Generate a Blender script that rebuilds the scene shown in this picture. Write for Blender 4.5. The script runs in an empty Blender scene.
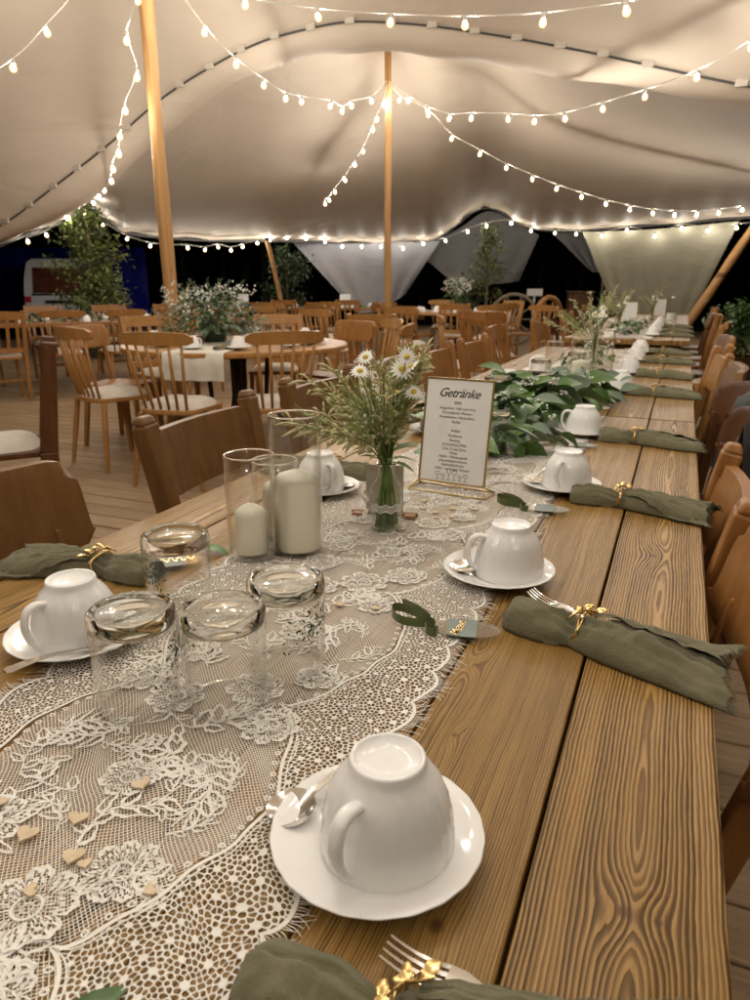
import bpy, bmesh, math, random
import numpy as np
from mathutils import Vector, Matrix, Euler

scene = bpy.context.scene
COL = scene.collection
R = math.radians
PI = math.pi
rnd = random.Random(7)

# ------------------------------------------------------------------ camera
cam_data = bpy.data.cameras.new('camera')
cam = bpy.data.objects.new('camera', cam_data)
COL.objects.link(cam)
cam.location = (0, 0, 1.15)
cam.rotation_euler = (R(90 - 17.07), 0, R(23.01))
cam_data.sensor_width = 36
cam_data.lens = 25.2
cam_data.clip_start = 0.02
cam_data.clip_end = 500
cam_data.dof.use_dof = True
cam_data.dof.focus_distance = 0.80
cam_data.dof.aperture_fstop = 12.0
scene.camera = cam

# ------------------------------------------------------------------ night sky
world = bpy.data.worlds.new('World')
scene.world = world
world.use_nodes = True
wn = world.node_tree
bg = wn.nodes['Background']
sky = wn.nodes.new('ShaderNodeTexSky')
sky.sky_type = 'NISHITA'
sky.sun_disc = False
sky.sun_elevation = R(-4)
sky.sun_rotation = R(200)
wn.links.new(sky.outputs[0], bg.inputs[0])
bg.inputs[1].default_value = 0.004

scene.view_settings.view_transform = 'Standard'
scene.view_settings.look = 'None'
scene.view_settings.gamma = 1
scene.view_settings.exposure = 0.12
scene.view_settings.use_curve_mapping = False
scene.render.engine = 'CYCLES'
cy = scene.cycles
cy.use_denoising = True
cy.use_adaptive_sampling = True
cy.adaptive_threshold = 0.03
cy.max_bounces = 10
cy.diffuse_bounces = 4
cy.glossy_bounces = 4
cy.transmission_bounces = 10
cy.transparent_max_bounces = 16
cy.sample_clamp_indirect = 5
cy.blur_glossy = 0.5
cy.caustics_reflective = False

BULB_POWER = 1300.0
BULB_COLOR = (1.0, 0.965, 0.90)

# ------------------------------------------------------------------ mesh helpers
class MB:
    """collects shapes; build() links them as one mesh object"""
    def __init__(self):
        self.v = []; self.f = []
    def add(self, vs, fs):
        o = len(self.v)
        self.v.extend([tuple(p) for p in vs])
        self.f.extend([tuple(i + o for i in q) for q in fs])
        return self
    def box(self, x0, x1, y0, y1, z0, z1):
        return self.add([(x0,y0,z0),(x1,y0,z0),(x1,y1,z0),(x0,y1,z0),(x0,y0,z1),(x1,y0,z1),(x1,y1,z1),(x0,y1,z1)],
                 [(0,3,2,1),(4,5,6,7),(0,1,5,4),(1,2,6,5),(2,3,7,6),(3,0,4,7)])
    def bar(self, a, b, w, h, up=(0,0,1), w2=None, h2=None):
        a = Vector(a); b = Vector(b); d = (b - a).normalized(); up = Vector(up)
        s = d.cross(up)
        if s.length < 1e-4: s = d.cross(Vector((0,1,0)))
        s.normalize(); t = s.cross(d)
        vs = []
        for p, ww, hh in ((a, w, h), (b, w2 or w, h2 or h)):
            for i, j in ((-1,-1),(1,-1),(1,1),(-1,1)):
                vs.append(p + s*(i*ww/2) + t*(j*hh/2))
        return self.add(vs, [(0,1,2,3),(7,6,5,4),(0,4,5,1),(1,5,6,2),(2,6,7,3),(3,7,4,0)])
    def tube(self, pts, r, n=8, cap=True):
        pts = [Vector(p) for p in pts]
        m = len(pts)
        rs = r if isinstance(r, (list, tuple)) else [r]*m
        vs = []; fs = []
        ref = Vector((0.13, 0.31, 0.94))
        prev = None
        for i, p in enumerate(pts):
            d = pts[min(i+1, m-1)] - pts[max(i-1, 0)]
            if d.length < 1e-9: d = Vector((0,0,1))
            d.normalize()
            if prev is None:
                s = d.cross(ref)
                if s.length < 0.1: s = d.cross(Vector((1,0,0)))
            else:
                s = prev - d*prev.dot(d)
            s.normalize(); prev = s
            t = d.cross(s)
            for k in range(n):
                a = 2*PI*k/n
                vs.append(p + (s*math.cos(a) + t*math.sin(a))*rs[i])
        for i in range(m-1):
            for k in range(n):
                fs.append((i*n+k, i*n+(k+1)%n, (i+1)*n+(k+1)%n, (i+1)*n+k))
        if cap:
            fs.append(tuple(range(n-1, -1, -1))); fs.append(tuple((m-1)*n + k for k in range(n)))
        return self.add(vs, fs)
    def lathe(self, prof, n=32, c=(0,0,0), fn=None):
        """prof: list of (r, z); fn(r, z, angle) -> radius"""
        vs = []; fs = []
        m = len(prof)
        for (r, z) in prof:
            for k in range(n):
                a = 2*PI*k/n
                rr = fn(r, z, a) if fn else r
                vs.append((c[0]+rr*math.cos(a), c[1]+rr*math.sin(a), c[2]+z))
        for i in range(m-1):
            for k in range(n):
                fs.append((i*n+k, i*n+(k+1)%n, (i+1)*n+(k+1)%n, (i+1)*n+k))
        return self.add(vs, fs)
    def grid(self, rows):
        """rows: list of equal-length point lists"""
        m = len(rows); n = len(rows[0])
        vs = [p for r in rows for p in r]
        fs = [(i*n+j, i*n+j+1, (i+1)*n+j+1, (i+1)*n+j) for i in range(m-1) for j in range(n-1)]
        return self.add(vs, fs)
    def prism(self, poly, z0, z1):
        n = len(poly)
        vs = [(x,y,z0) for x,y in poly] + [(x,y,z1) for x,y in poly]
        fs = [tuple(range(n-1,-1,-1)), tuple(range(n, 2*n))] + [(i,(i+1)%n,n+(i+1)%n,n+i) for i in range(n)]
        return self.add(vs, fs)
    def ball(self, c, r, n=8, m=6, sz=1.0):
        prof = [(max(r*math.sin(PI*i/m), 1e-4), -r*sz*math.cos(PI*i/m)) for i in range(m+1)]
        return self.lathe(prof, n, c)
    def ribbon(self, pts, w, nrm=(0,0,1)):
        pts = [Vector(p) for p in pts]; m = len(pts); nrm = Vector(nrm); L = []; Q = []
        for i, p in enumerate(pts):
            d = (pts[min(i+1,m-1)] - pts[max(i-1,0)]).normalized()
            s = d.cross(nrm).normalized()*(w/2)
            L.append(p-s); Q.append(p+s)
        return self.grid([L, Q])
    def mesh(self, name, bevel=0, seg=2, smooth=False, weld=0):
        me = bpy.data.meshes.new(name)
        me.from_pydata(self.v, [], self.f)
        if bevel or weld:
            bm = bmesh.new(); bm.from_mesh(me)
            if weld: bmesh.ops.remove_doubles(bm, verts=bm.verts, dist=weld)
            if bevel:
                es = [e for e in bm.edges if len(e.link_faces) == 2 and e.calc_face_angle(0) > 0.5]
                bmesh.ops.bevel(bm, geom=es, offset=bevel, segments=seg, affect='EDGES', profile=0.5, clamp_overlap=True)
            bm.to_mesh(me); bm.free()
        if smooth:
            me.polygons.foreach_set('use_smooth', [True]*len(me.polygons))
            if smooth is not True:
                me.set_sharp_from_angle(angle=smooth)
        me.update()
        return me
    def build(self, name, mat, parent=None, loc=(0,0,0), rot=(0,0,0), bevel=0, seg=2, smooth=False, weld=0):
        return link(name, self.mesh(name, bevel, seg, smooth, weld), mat, parent, loc, rot)

def link(name, me, mat=None, parent=None, loc=(0,0,0), rot=(0,0,0)):
    o = bpy.data.objects.new(name, me)
    COL.objects.link(o)
    if mat is not None and me is not None and len(me.materials) == 0:
        me.materials.append(mat)
    o.parent = parent
    o.location = loc; o.rotation_euler = rot
    return o

def tag(o, label, cat, group=None):
    o['label'] = label; o['category'] = cat
    if group: o['group'] = group
    return o
def thing(name, label, cat, loc=(0,0,0), rotz=0.0, group=None):
    o = bpy.data.objects.new(name, None); COL.objects.link(o)
    o.empty_display_size = 0.05
    o.location = loc; o.rotation_euler = (0,0,rotz)
    return tag(o, label, cat, group)
def setting(o): o['kind'] = 'structure'; return o
def stuff(o): o['kind'] = 'stuff'; return o
def dup(root, loc, rotz, label, group=None):
    r = root.copy(); COL.objects.link(r); r.location = loc
    r.rotation_euler = (root.rotation_euler[0], root.rotation_euler[1], rotz)
    r['label'] = label
    if group: r['group'] = group
    def rec(src, dst):
        for ch in KIDS.get(src.name, ()):
            c = ch.copy(); COL.objects.link(c); c.parent = dst
            rec(ch, c)
    rec(root, r)
    return r
KIDS = {}
def index_kids(root):
    """remember a finished thing's parts so that dup() can copy them"""
    kids = [o for o in COL.objects if o.parent == root]
    KIDS[root.name] = kids
    for k in kids: index_kids(k)
    return root

# ------------------------------------------------------------------ node helpers
class NT:
    def __init__(self, name):
        self.m = bpy.data.materials.new(name); self.m.use_nodes = True
        self.t = self.m.node_tree; self.t.nodes.clear()
        self.out = self.t.nodes.new('ShaderNodeOutputMaterial')
    def n(self, typ, **kw):
        nd = self.t.nodes.new(typ)
        for k, v in kw.items(): setattr(nd, k, v)
        return nd
    def put(self, sock, v):
        if v is None: return
        if hasattr(v, 'is_linked') or hasattr(v, 'links'): self.t.links.new(v, sock)
        else:
            try: sock.default_value = v
            except Exception: sock.default_value = (*v, 1.0)
    def math(self, op, a, b=None, c=None, clamp=False):
        nd = self.n('ShaderNodeMath', operation=op); nd.use_clamp = clamp
        self.put(nd.inputs[0], a); self.put(nd.inputs[1], b); self.put(nd.inputs[2], c)
        return nd.outputs[0]
    def add(self, a, b): return self.math('ADD', a, b)
    def sub(self, a, b): return self.math('SUBTRACT', a, b)
    def mul(self, a, b): return self.math('MULTIPLY', a, b)
    def obj(self): return self.n('ShaderNodeTexCoord').outputs['Object']
    def sep(self, v):
        nd = self.n('ShaderNodeSeparateXYZ'); self.put(nd.inputs[0], v); return nd.outputs
    def comb(self, x, y, z):
        nd = self.n('ShaderNodeCombineXYZ')
        for i, q in enumerate((x, y, z)): self.put(nd.inputs[i], q)
        return nd.outputs[0]
    def noise(self, vec, scale, detail=2, rough=0.5, dist=0.0):
        nd = self.n('ShaderNodeTexNoise'); self.put(nd.inputs['Vector'], vec)
        nd.inputs['Scale'].default_value = scale; nd.inputs['Detail'].default_value = detail
        nd.inputs['Roughness'].default_value = rough; nd.inputs['Distortion'].default_value = dist
        return nd.outputs[0]
    def vscale(self, vec, s):
        nd = self.n('ShaderNodeVectorMath', operation='MULTIPLY'); self.put(nd.inputs[0], vec); nd.inputs[1].default_value = s
        return nd.outputs[0]
    def vadd(self, a, b):
        nd = self.n('ShaderNodeVectorMath', operation='ADD'); self.put(nd.inputs[0], a); self.put(nd.inputs[1], b)
        return nd.outputs[0]
    def ramp(self, fac, stops):
        nd = self.n('ShaderNodeValToRGB'); self.put(nd.inputs[0], fac)
        el = nd.color_ramp.elements
        el[0].position, el[0].color = stops[0][0], (*stops[0][1], 1)
        el[1].position, el[1].color = stops[-1][0], (*stops[-1][1], 1)
        for p, c in stops[1:-1]:
            e = el.new(p); e.color = (*c, 1)
        return nd.outputs[0]
    def mix(self, fac, a, b, mode='MIX'):
        nd = self.n('ShaderNodeMix', data_type='RGBA', blend_type=mode)
        self.put(nd.inputs[0], fac); self.put(nd.inputs[6], a); self.put(nd.inputs[7], b)
        return nd.outputs[2]
    def bump(self, h, strength=0.3, dist=0.002):
        nd = self.n('ShaderNodeBump'); self.put(nd.inputs['Height'], h)
        nd.inputs['Strength'].default_value = strength; nd.inputs['Distance'].default_value = dist
        return nd.outputs[0]
    def bsdf(self, color, rough=0.5, metal=0.0, normal=None, spec=0.5, trans=0.0, ior=1.45, sheen=0.0, sss=0.0, coat=0.0):
        b = self.n('ShaderNodeBsdfPrincipled')
        self.put(b.inputs['Base Color'], color); self.put(b.inputs['Roughness'], rough)
        b.inputs['Metallic'].default_value = metal; b.inputs['IOR'].default_value = ior
        b.inputs['Specular IOR Level'].default_value = spec
        b.inputs['Transmission Weight'].default_value = trans
        b.inputs['Sheen Weight'].default_value = sheen
        b.inputs['Coat Weight'].default_value = coat
        if sss:
            b.inputs['Subsurface Weight'].default_value = sss
            b.inputs['Subsurface Radius'].default_value = (0.02, 0.015, 0.01)
        if normal is not None: self.put(b.inputs['Normal'], normal)
        return b.outputs[0]
    def done(self, shader):
        self.t.links.new(shader, self.out.inputs['Surface']); return self.m

def simple(name, color, rough=0.5, metal=0.0, var=0.12, scale=30.0, bump=0.0, bscale=200.0, spec=0.5, sheen=0.0, sss=0.0, coat=0.0, aniso=(1,1,1)):
    t = NT(name)
    rand = t.n('ShaderNodeObjectInfo').outputs['Random']
    v = t.vadd(t.vscale(t.obj(), aniso), t.comb(t.mul(rand, 17.0), t.mul(rand, 9.0), 0.0))
    nz = t.noise(v, scale, 4, 0.6)
    dark = tuple(c*(1-var) for c in color); lite = tuple(min(1, c*(1+var)) for c in color)
    col = t.ramp(nz, [(0.3, dark), (0.7, lite)])
    nrm = t.bump(t.noise(v, bscale, 3, 0.6), bump, 0.002) if bump else None
    return t.done(t.bsdf(col, rough, metal, nrm, spec, sheen=sheen, sss=sss, coat=coat))

M = {}
def chair_wood(name, light, dark, rough=0.38):
    t = NT(name)
    rand = t.n('ShaderNodeObjectInfo').outputs['Random']
    v = t.vadd(t.vscale(t.obj(), (30, 30, 5)), t.comb(t.mul(rand, 31.0), t.mul(rand, 57.0), t.mul(rand, 11.0)))
    g = t.noise(v, 1.0, 5, 0.62, 0.6)
    fine = t.noise(t.vscale(t.obj(), (500, 500, 40)), 1.0, 2, 0.5)
    wear = t.noise(t.vadd(t.obj(), t.comb(t.mul(rand, 31.0), 0.0, 0.0)), 9.0, 4, 0.7)
    col = t.ramp(g, [(0.28, dark), (0.5, tuple((a+b)/2 for a, b in zip(light, dark))), (0.72, light)])
    col = t.mix(t.mul(fine, 0.35), col, (dark[0]*.6, dark[1]*.6, dark[2]*.6, 1), 'MIX')
    col = t.mix(t.math('MULTIPLY', rand, 0.35), col, (light[0]*.7, light[1]*.62, light[2]*.55, 1))
    nrm = t.bump(fine, 0.2, 0.001)
    ro = t.add(rough, t.mul(t.sub(wear, 0.5), 0.35))
    return t.done(t.bsdf(col, ro, 0, nrm, 0.32))
M['chair'] = chair_wood('chair_wood', (0.41, 0.195, 0.060), (0.215, 0.088, 0.024))
M['chair_light'] = chair_wood('chair_wood_light', (0.49, 0.255, 0.082), (0.29, 0.132, 0.037))
M['chair_dark'] = chair_wood('chair_wood_dark', (0.14, 0.058, 0.022), (0.06, 0.024, 0.011), 0.32)
M['chair_rustic'] = chair_wood('chair_wood_rustic', (0.235, 0.115, 0.036), (0.115, 0.050, 0.016), 0.42)
def pole_wood():
    t = NT('pole_wood'); o = t.obj(); x, y, z = t.sep(o)
    a = t.math('ARCTAN2', y, x)
    g = t.noise(t.comb(t.mul(a, 3.0), t.mul(z, 0.9), 2.0), 1.0, 5, 0.65, 0.4)
    kn = t.n('ShaderNodeTexVoronoi'); t.put(kn.inputs['Vector'], t.comb(t.mul(a, 0.9), t.mul(z, 2.2), 4.0)); kn.inputs['Scale'].default_value = 1.0
    k = t.math('LESS_THAN', kn.outputs['Distance'], 0.085)
    f = t.noise(t.comb(t.mul(a, 22.0), t.mul(z, 4.0), 7.0), 1.0, 3, 0.6)
    col = t.ramp(t.add(t.mul(g, 0.65), t.mul(f, 0.35)), [(0.3, (0.20, 0.095, 0.032)), (0.5, (0.40, 0.215, 0.080)), (0.7, (0.55, 0.33, 0.14))])
    col = t.mix(t.mul(k, 0.75), col, (0.10, 0.045, 0.016, 1))
    return t.done(t.bsdf(col, 0.6, 0, t.bump(f, 0.4, 0.004), 0.3))
M['pole'] = pole_wood()
M['beam'] = simple('table_beam_wood', (0.13, 0.075, 0.035), 0.6, var=0.3, scale=20, aniso=(1,1,.2))
M['cushion'] = simple('cushion_fabric', (0.56, 0.50, 0.42), 0.9, var=0.1, scale=12, bump=0.4, bscale=500, sheen=0.3)
M['cushion_dark'] = simple('cushion_fabric_grey', (0.22, 0.19, 0.16), 0.9, var=0.12, scale=12, bump=0.4, bscale=500, sheen=0.3)
M['porcelain'] = simple('white_porcelain', (0.83, 0.82, 0.80), 0.09, var=0.012, scale=8, spec=0.55)
M['steel'] = simple('polished_steel', (0.72, 0.69, 0.64), 0.16, 1.0, var=0.05, scale=40, bump=0.03, bscale=90)
M['gold'] = simple('gold_metal', (0.78, 0.56, 0.24), 0.26, 1.0, var=0.08, scale=60)
M['brass'] = simple('brass_frame', (0.62, 0.45, 0.18), 0.32, 1.0, var=0.1, scale=40)
M['wax'] = simple('ivory_wax', (0.93, 0.88, 0.72), 0.45, var=0.02, scale=14, sss=0.12)
M['wick'] = simple('candle_wick', (0.75, 0.70, 0.58), 0.9, var=0.1)
M['paper'] = simple('white_card', (0.76, 0.745, 0.72), 0.7, var=0.03, scale=9)
M['kraft'] = simple('greige_card', (0.52, 0.47, 0.40), 0.8, var=0.04, scale=30)
M['ink'] = simple('black_ink', (0.035, 0.033, 0.03), 0.7, var=0.1)
M['greytag'] = simple('grey_tag_band', (0.20, 0.24, 0.22), 0.5, var=0.06)
M['ribbon'] = simple('olive_ribbon', (0.075, 0.095, 0.022), 0.55, var=0.15, scale=60, sheen=0.4)
M['heart'] = simple('pale_wood_confetti', (0.66, 0.53, 0.36), 0.7, var=0.12, scale=90)
M['walnut'] = simple('brown_wood_foot', (0.30, 0.15, 0.07), 0.5, var=0.2, scale=80)
M['cable'] = simple('pale_cable', (0.55, 0.50, 0.42), 0.6, var=0.05)
M['socket'] = simple('bulb_socket', (0.50, 0.46, 0.38), 0.5, var=0.05)
M['strap'] = simple('dark_webbing', (0.05, 0.045, 0.04), 0.8, var=0.1)
M['tab'] = simple('pale_fabric_tab', (0.50, 0.44, 0.36), 0.8, var=0.05)
M['stem'] = simple('green_stem', (0.17, 0.24, 0.07), 0.6, var=0.2, scale=60)
M['oat'] = simple('oat_grass', (0.52, 0.48, 0.26), 0.7, var=0.25, scale=40)
M['oat_green'] = simple('green_barley', (0.33, 0.38, 0.15), 0.65, var=0.25, scale=40)
M['petal'] = simple('white_petal', (0.82, 0.81, 0.76), 0.6, var=0.03)
M['yolk'] = simple('daisy_centre', (0.62, 0.47, 0.07), 0.8, var=0.2, scale=300)
M['leaf'] = simple('glossy_leaf', (0.075, 0.150, 0.034), 0.36, var=0.45, scale=18, spec=0.5)
M['leaf_pale'] = simple('eucalyptus_leaf', (0.14, 0.19, 0.13), 0.5, var=0.3, scale=18)
M['leaf_tree'] = simple('tree_leaf', (0.15, 0.18, 0.05), 0.55, var=0.4, scale=6)
M['leaf_dark'] = simple('dark_leaf', (0.05, 0.075, 0.03), 0.55, var=0.4, scale=6)
M['bark'] = simple('bark', (0.20, 0.16, 0.11), 0.85, var=0.3, scale=30, bump=0.5, bscale=40)
M['iron'] = simple('black_iron', (0.03, 0.028, 0.025), 0.5, var=0.1)
M['van'] = simple('white_van_paint', (0.85, 0.85, 0.85), 0.25, var=0.03, coat=0.5)
M['rear_window'] = simple('rear_window_red_reflection', (0.13, 0.035, 0.018), 0.2, var=0.4, scale=5)  # reddish reflection on the glass put into its base colour
M['red'] = simple('red_tail_light', (0.55, 0.03, 0.02), 0.2, var=0.1)
M['rubber'] = simple('black_rubber', (0.02, 0.02, 0.02), 0.7)
M['blue'] = simple('blue_tarpaulin', (0.006, 0.014, 0.36), 0.6, var=0.12, scale=1.5)
M['jacket'] = simple('black_jacket_cloth', (0.016, 0.015, 0.016), 0.85, var=0.2, scale=40, bump=0.4, bscale=300, sheen=0.2)
M['cloth_white'] = simple('off_white_cloth', (0.62, 0.58, 0.50), 0.9, var=0.06, scale=20, bump=0.3, bscale=400)
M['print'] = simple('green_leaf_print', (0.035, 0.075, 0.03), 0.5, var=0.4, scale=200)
M['vase_dark'] = simple('dark_green_bowl', (0.03, 0.045, 0.025), 0.3)
M['label'] = simple('pale_bottle_label', (0.6, 0.62, 0.5), 0.6)

def glass_thin(name, tint=(0.995, 0.995, 0.99), rough=0.0, boost=1.0):
    t = NT(name)
    tr = t.n('ShaderNodeBsdfTransparent'); tr.inputs[0].default_value = (*tint, 1)
    gl = t.n('ShaderNodeBsdfGlossy'); gl.inputs['Roughness'].default_value = rough + 0.02
    gl.inputs[0].default_value = (1, 1, 1, 1)
    lw = t.n('ShaderNodeLayerWeight'); lw.inputs[0].default_value = 0.5
    fr = t.math('MULTIPLY_ADD', t.math('POWER', lw.outputs['Facing'], 3.2), 0.85, 0.022)
    wob = t.noise(t.obj(), 60.0, 2, 0.5)
    nrm = t.bump(wob, 0.05, 0.001)
    t.put(gl.inputs['Normal'], nrm)
    mx = t.n('ShaderNodeMixShader')
    t.put(mx.inputs[0], t.math('MULTIPLY', fr, boost, clamp=True))
    t.t.links.new(tr.outputs[0], mx.inputs[1]); t.t.links.new(gl.outputs[0], mx.inputs[2])
    return t.done(mx.outputs[0])
M['glass'] = glass_thin('clear_glass_wall', boost=1.15)
def glass_solid(name, color=(0.96, 0.985, 0.97)):
    t = NT(name)
    nrm = t.bump(t.noise(t.obj(), 70.0, 2, 0.5), 0.10, 0.002)
    return t.done(t.bsdf(color + (1,), 0.0, 0, nrm, 0.5, trans=1.0, ior=1.36))
M['glass_solid'] = glass_solid('thick_clear_glass')
M['acrylic'] = glass_thin('clear_acrylic', (0.84, 0.84, 0.80), 0.02, 2.2)
M['glass_green'] = glass_thin('pale_green_bottle_glass', (0.93, 0.955, 0.91))
M['water'] = glass_thin('water', (0.97, 0.98, 0.94))

def emission(name, color, strength):
    t = NT(name)
    e = t.n('ShaderNodeEmission'); e.inputs[0].default_value = (*color, 1); e.inputs[1].default_value = strength
    return t.done(e.outputs[0])
M['bulb'] = emission('lit_bulb', BULB_COLOR, BULB_POWER)
M['bulb_soft'] = emission('lit_bulb_soft', BULB_COLOR, BULB_POWER*0.9)
M['bulb_edge'] = emission('lit_bulb_edge', BULB_COLOR, BULB_POWER*0.46)
for k in ('bulb', 'bulb_soft', 'bulb_edge'): M[k].cycles.emission_sampling = 'FRONT'
def bulb_shell():
    """glass envelope glowing warm round the filament"""
    t = NT('glowing_bulb_glass')
    tr = t.n('ShaderNodeBsdfTransparent'); tr.inputs[0].default_value = (1, .985, .955, 1)
    e = t.n('ShaderNodeEmission'); e.inputs[0].default_value = (1.0, .66, .22, 1); e.inputs[1].default_value = 1.3
    a = t.n('ShaderNodeAddShader'); t.t.links.new(tr.outputs[0], a.inputs[0]); t.t.links.new(e.outputs[0], a.inputs[1])
    return t.done(a.outputs[0])
M['bulb_shell'] = bulb_shell(); M['bulb_shell'].cycles.emission_sampling = 'NONE'

def linen(name, color):
    t = NT(name)
    o = t.obj()
    wx = t.n('ShaderNodeTexWave'); t.put(wx.inputs[0], o); wx.inputs['Scale'].default_value = 330; wx.inputs['Distortion'].default_value = 3.5; wx.inputs['Detail'].default_value = 3; wx.inputs['Detail Scale'].default_value = 2.0
    wy = t.n('ShaderNodeTexWave', bands_direction='Y'); t.put(wy.inputs[0], o); wy.inputs['Scale'].default_value = 330; wy.inputs['Distortion'].default_value = 3.5; wy.inputs['Detail'].default_value = 3
    weave = t.add(wx.outputs['Fac'], wy.outputs['Fac'])
    crumple = t.add(t.noise(o, 130.0, 4, 0.66, 0.8), t.mul(t.noise(t.vscale(o, (160, 60, 90)), 1.0, 3, 0.6, 1.0), 0.5))
    h = t.add(t.mul(weave, 0.16), t.mul(crumple, 1.2))
    tone = t.noise(o, 30.0, 4, 0.65)
    col = t.ramp(tone, [(0.3, tuple(c*.82 for c in color)), (0.7, tuple(c*1.2 for c in color))])
    col = t.mix(t.mul(weave, 0.16), col, tuple(c*1.7 for c in color) + (1,))
    return t.done(t.bsdf(col, 0.95, 0, t.bump(h, 0.7, 0.0024), 0.12, sheen=0.15))
M['linen'] = linen('olive_linen', (0.160, 0.150, 0.090))

def tent_fabric(name, color, transl=0.12):
    t = NT(name)
    o = t.obj()
    w = t.noise(t.vscale(o, (0.5, 0.5, 1.6)), 1.1, 4, 0.55, 0.8)
    w2 = t.noise(t.vscale(o, (1.0, 1.0, 1.0)), 5.0, 3, 0.6)
    col = t.ramp(t.noise(o, 0.8, 3, 0.5), [(0.3, tuple(c*.94 for c in color)), (0.7, tuple(c*1.05 for c in color))])
    nrm = t.bump(t.add(w, t.mul(w2, 0.12)), 0.35, 0.12)
    d = t.bsdf(col, 0.62, 0, nrm, 0.25)
    tl = t.n('ShaderNodeBsdfTranslucent'); t.put(tl.inputs[0], col)
    mx = t.n('ShaderNodeMixShader'); mx.inputs[0].default_value = transl
    t.t.links.new(d, mx.inputs[1]); t.t.links.new(tl.outputs[0], mx.inputs[2])
    return t.done(mx.outputs[0])
M['tent'] = tent_fabric('stretch_tent_fabric', (0.70, 0.585, 0.465))
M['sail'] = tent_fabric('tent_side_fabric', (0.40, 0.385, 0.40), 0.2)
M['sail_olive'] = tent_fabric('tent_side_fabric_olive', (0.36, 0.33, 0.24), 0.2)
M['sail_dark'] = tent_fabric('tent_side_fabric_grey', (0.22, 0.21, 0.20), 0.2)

def plank_wood(name, seed, xc=0.0, d0=0.006, dslope=0.007, spacing=0.0029, contrast=0.8, knots=(), light=(0.47, 0.285, 0.086), dark=(0.040, 0.019, 0.006), tone=1.0):
    """flat-sawn pine: growth rings round a pith line under the board, bent by knots"""
    t = NT(name)
    o = t.obj(); x, y, z = t.sep(o)
    wob = t.sub(t.noise(t.comb(seed*3.1, y, 0.0), 1.4, 2, 0.5), 0.5)
    wob2 = t.sub(t.noise(t.comb(seed*5.7 + 9, y, 3.0), 1.8, 3, 0.55), 0.5)
    xx = t.sub(t.sub(x, xc), t.mul(wob, 0.030))
    d = t.math('ABSOLUTE', t.add(t.add(d0, t.mul(y, dslope)), t.mul(wob2, 0.026)))
    phi = t.math('SQRT', t.add(t.mul(xx, xx), t.mul(d, d)))
    ripple = t.sub(t.noise(t.comb(t.mul(x, 14.0), t.mul(y, 5.0), seed), 1.0, 3, 0.6), 0.5)
    phi = t.add(phi, t.mul(ripple, 0.0062))
    jag = t.sub(t.noise(t.comb(t.mul(x, 120.0), t.mul(y, 12.0), seed + 2), 1.0, 3, 0.65), 0.5)
    phi = t.add(phi, t.mul(jag, 0.0028))
    kn = None
    for (kx, ky, kr, amp) in knots:
        ex = t.math('DIVIDE', t.sub(x, kx), kr*1.5); ey = t.math('DIVIDE', t.sub(y, ky), kr*3.4)
        r2 = t.add(t.mul(ex, ex), t.mul(ey, ey))
        g = t.math('EXPONENT', t.mul(r2, -1.0))
        phi = t.add(phi, t.mul(g, amp))
        cx = t.math('DIVIDE', t.sub(x, kx), kr*0.42); cyy = t.math('DIVIDE', t.sub(y, ky), kr*0.55)
        c = t.math('EXPONENT', t.mul(t.math('POWER', t.add(t.mul(cx, cx), t.mul(cyy, cyy)), 2.0), -1.0))
        kn = c if kn is None else t.math('MAXIMUM', kn, c)
    wav = t.sub(t.noise(t.comb(t.mul(x, 48.0), t.mul(y, 3.2), seed + 11), 1.0, 2, 0.5), 0.5)
    phi = t.add(phi, t.mul(wav, 0.0034))
    cyc = t.math('DIVIDE', phi, spacing)
    wnz = t.n('ShaderNodeTexWhiteNoise', noise_dimensions='1D'); t.put(wnz.inputs['W'], t.add(t.math('FLOOR', cyc), seed))
    ring = t.math('FRACT', cyc)
    late = t.ramp(ring, [(0.0, (0.9,)*3), (0.07, (0.06,)*3), (0.34, (0.10,)*3), (0.58, (0.62,)*3), (0.72, (0.9,)*3), (0.93, (1.0,)*3), (1.0, (0.9,)*3)])
    fib = t.noise(t.comb(t.mul(x, 900.0), t.mul(y, 26.0), seed), 1.0, 3, 0.7)
    fib2 = t.noise(t.comb(t.mul(x, 160.0), t.mul(y, 5.0), seed + 4), 1.0, 3, 0.6)
    patch = t.noise(t.comb(t.mul(x, 9.0), t.mul(y, 2.2), seed + 7), 1.0, 4, 0.6)
    amp = t.math('MULTIPLY_ADD', patch, 1.3, 0.22, clamp=True)
    fac = t.mul(t.mul(t.mul(late, amp), contrast), t.math('MULTIPLY_ADD', wnz.outputs['Value'], 0.75, 0.42))
    fac = t.add(fac, t.mul(t.sub(fib, 0.5), 0.60))
    fac = t.add(fac, t.mul(t.sub(fib2, 0.5), 0.5))
    L = tuple(c*tone for c in light); D = tuple(c*tone for c in dark)
    mid = (L[0]*.47, L[1]*.41, L[2]*.33)
    col = t.ramp(fac, [(0.0, L), (0.38, mid), (0.85, D), (1.0, tuple(c*.7 for c in D))])
    stain = t.noise(t.comb(t.mul(x, 5.0), t.mul(y, 1.6), seed + 20), 1.0, 3, 0.5)
    col = t.mix(t.math('MULTIPLY_ADD', stain, 1.1, -0.30, clamp=True), col, (mid[0]*.62, mid[1]*.60, mid[2]*.55, 1))
    if kn is not None:
        col = t.mix(t.mul(kn, 0.85), col, (0.085, 0.035, 0.010, 1))
    rough = t.math('MULTIPLY_ADD', fac, 0.24, 0.34)
    nrm = t.bump(t.add(t.mul(fac, -1.0), t.mul(fib, 0.35)), 0.6, 0.0012)
    return t.done(t.bsdf(col, rough, 0, nrm, 0.34))

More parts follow.
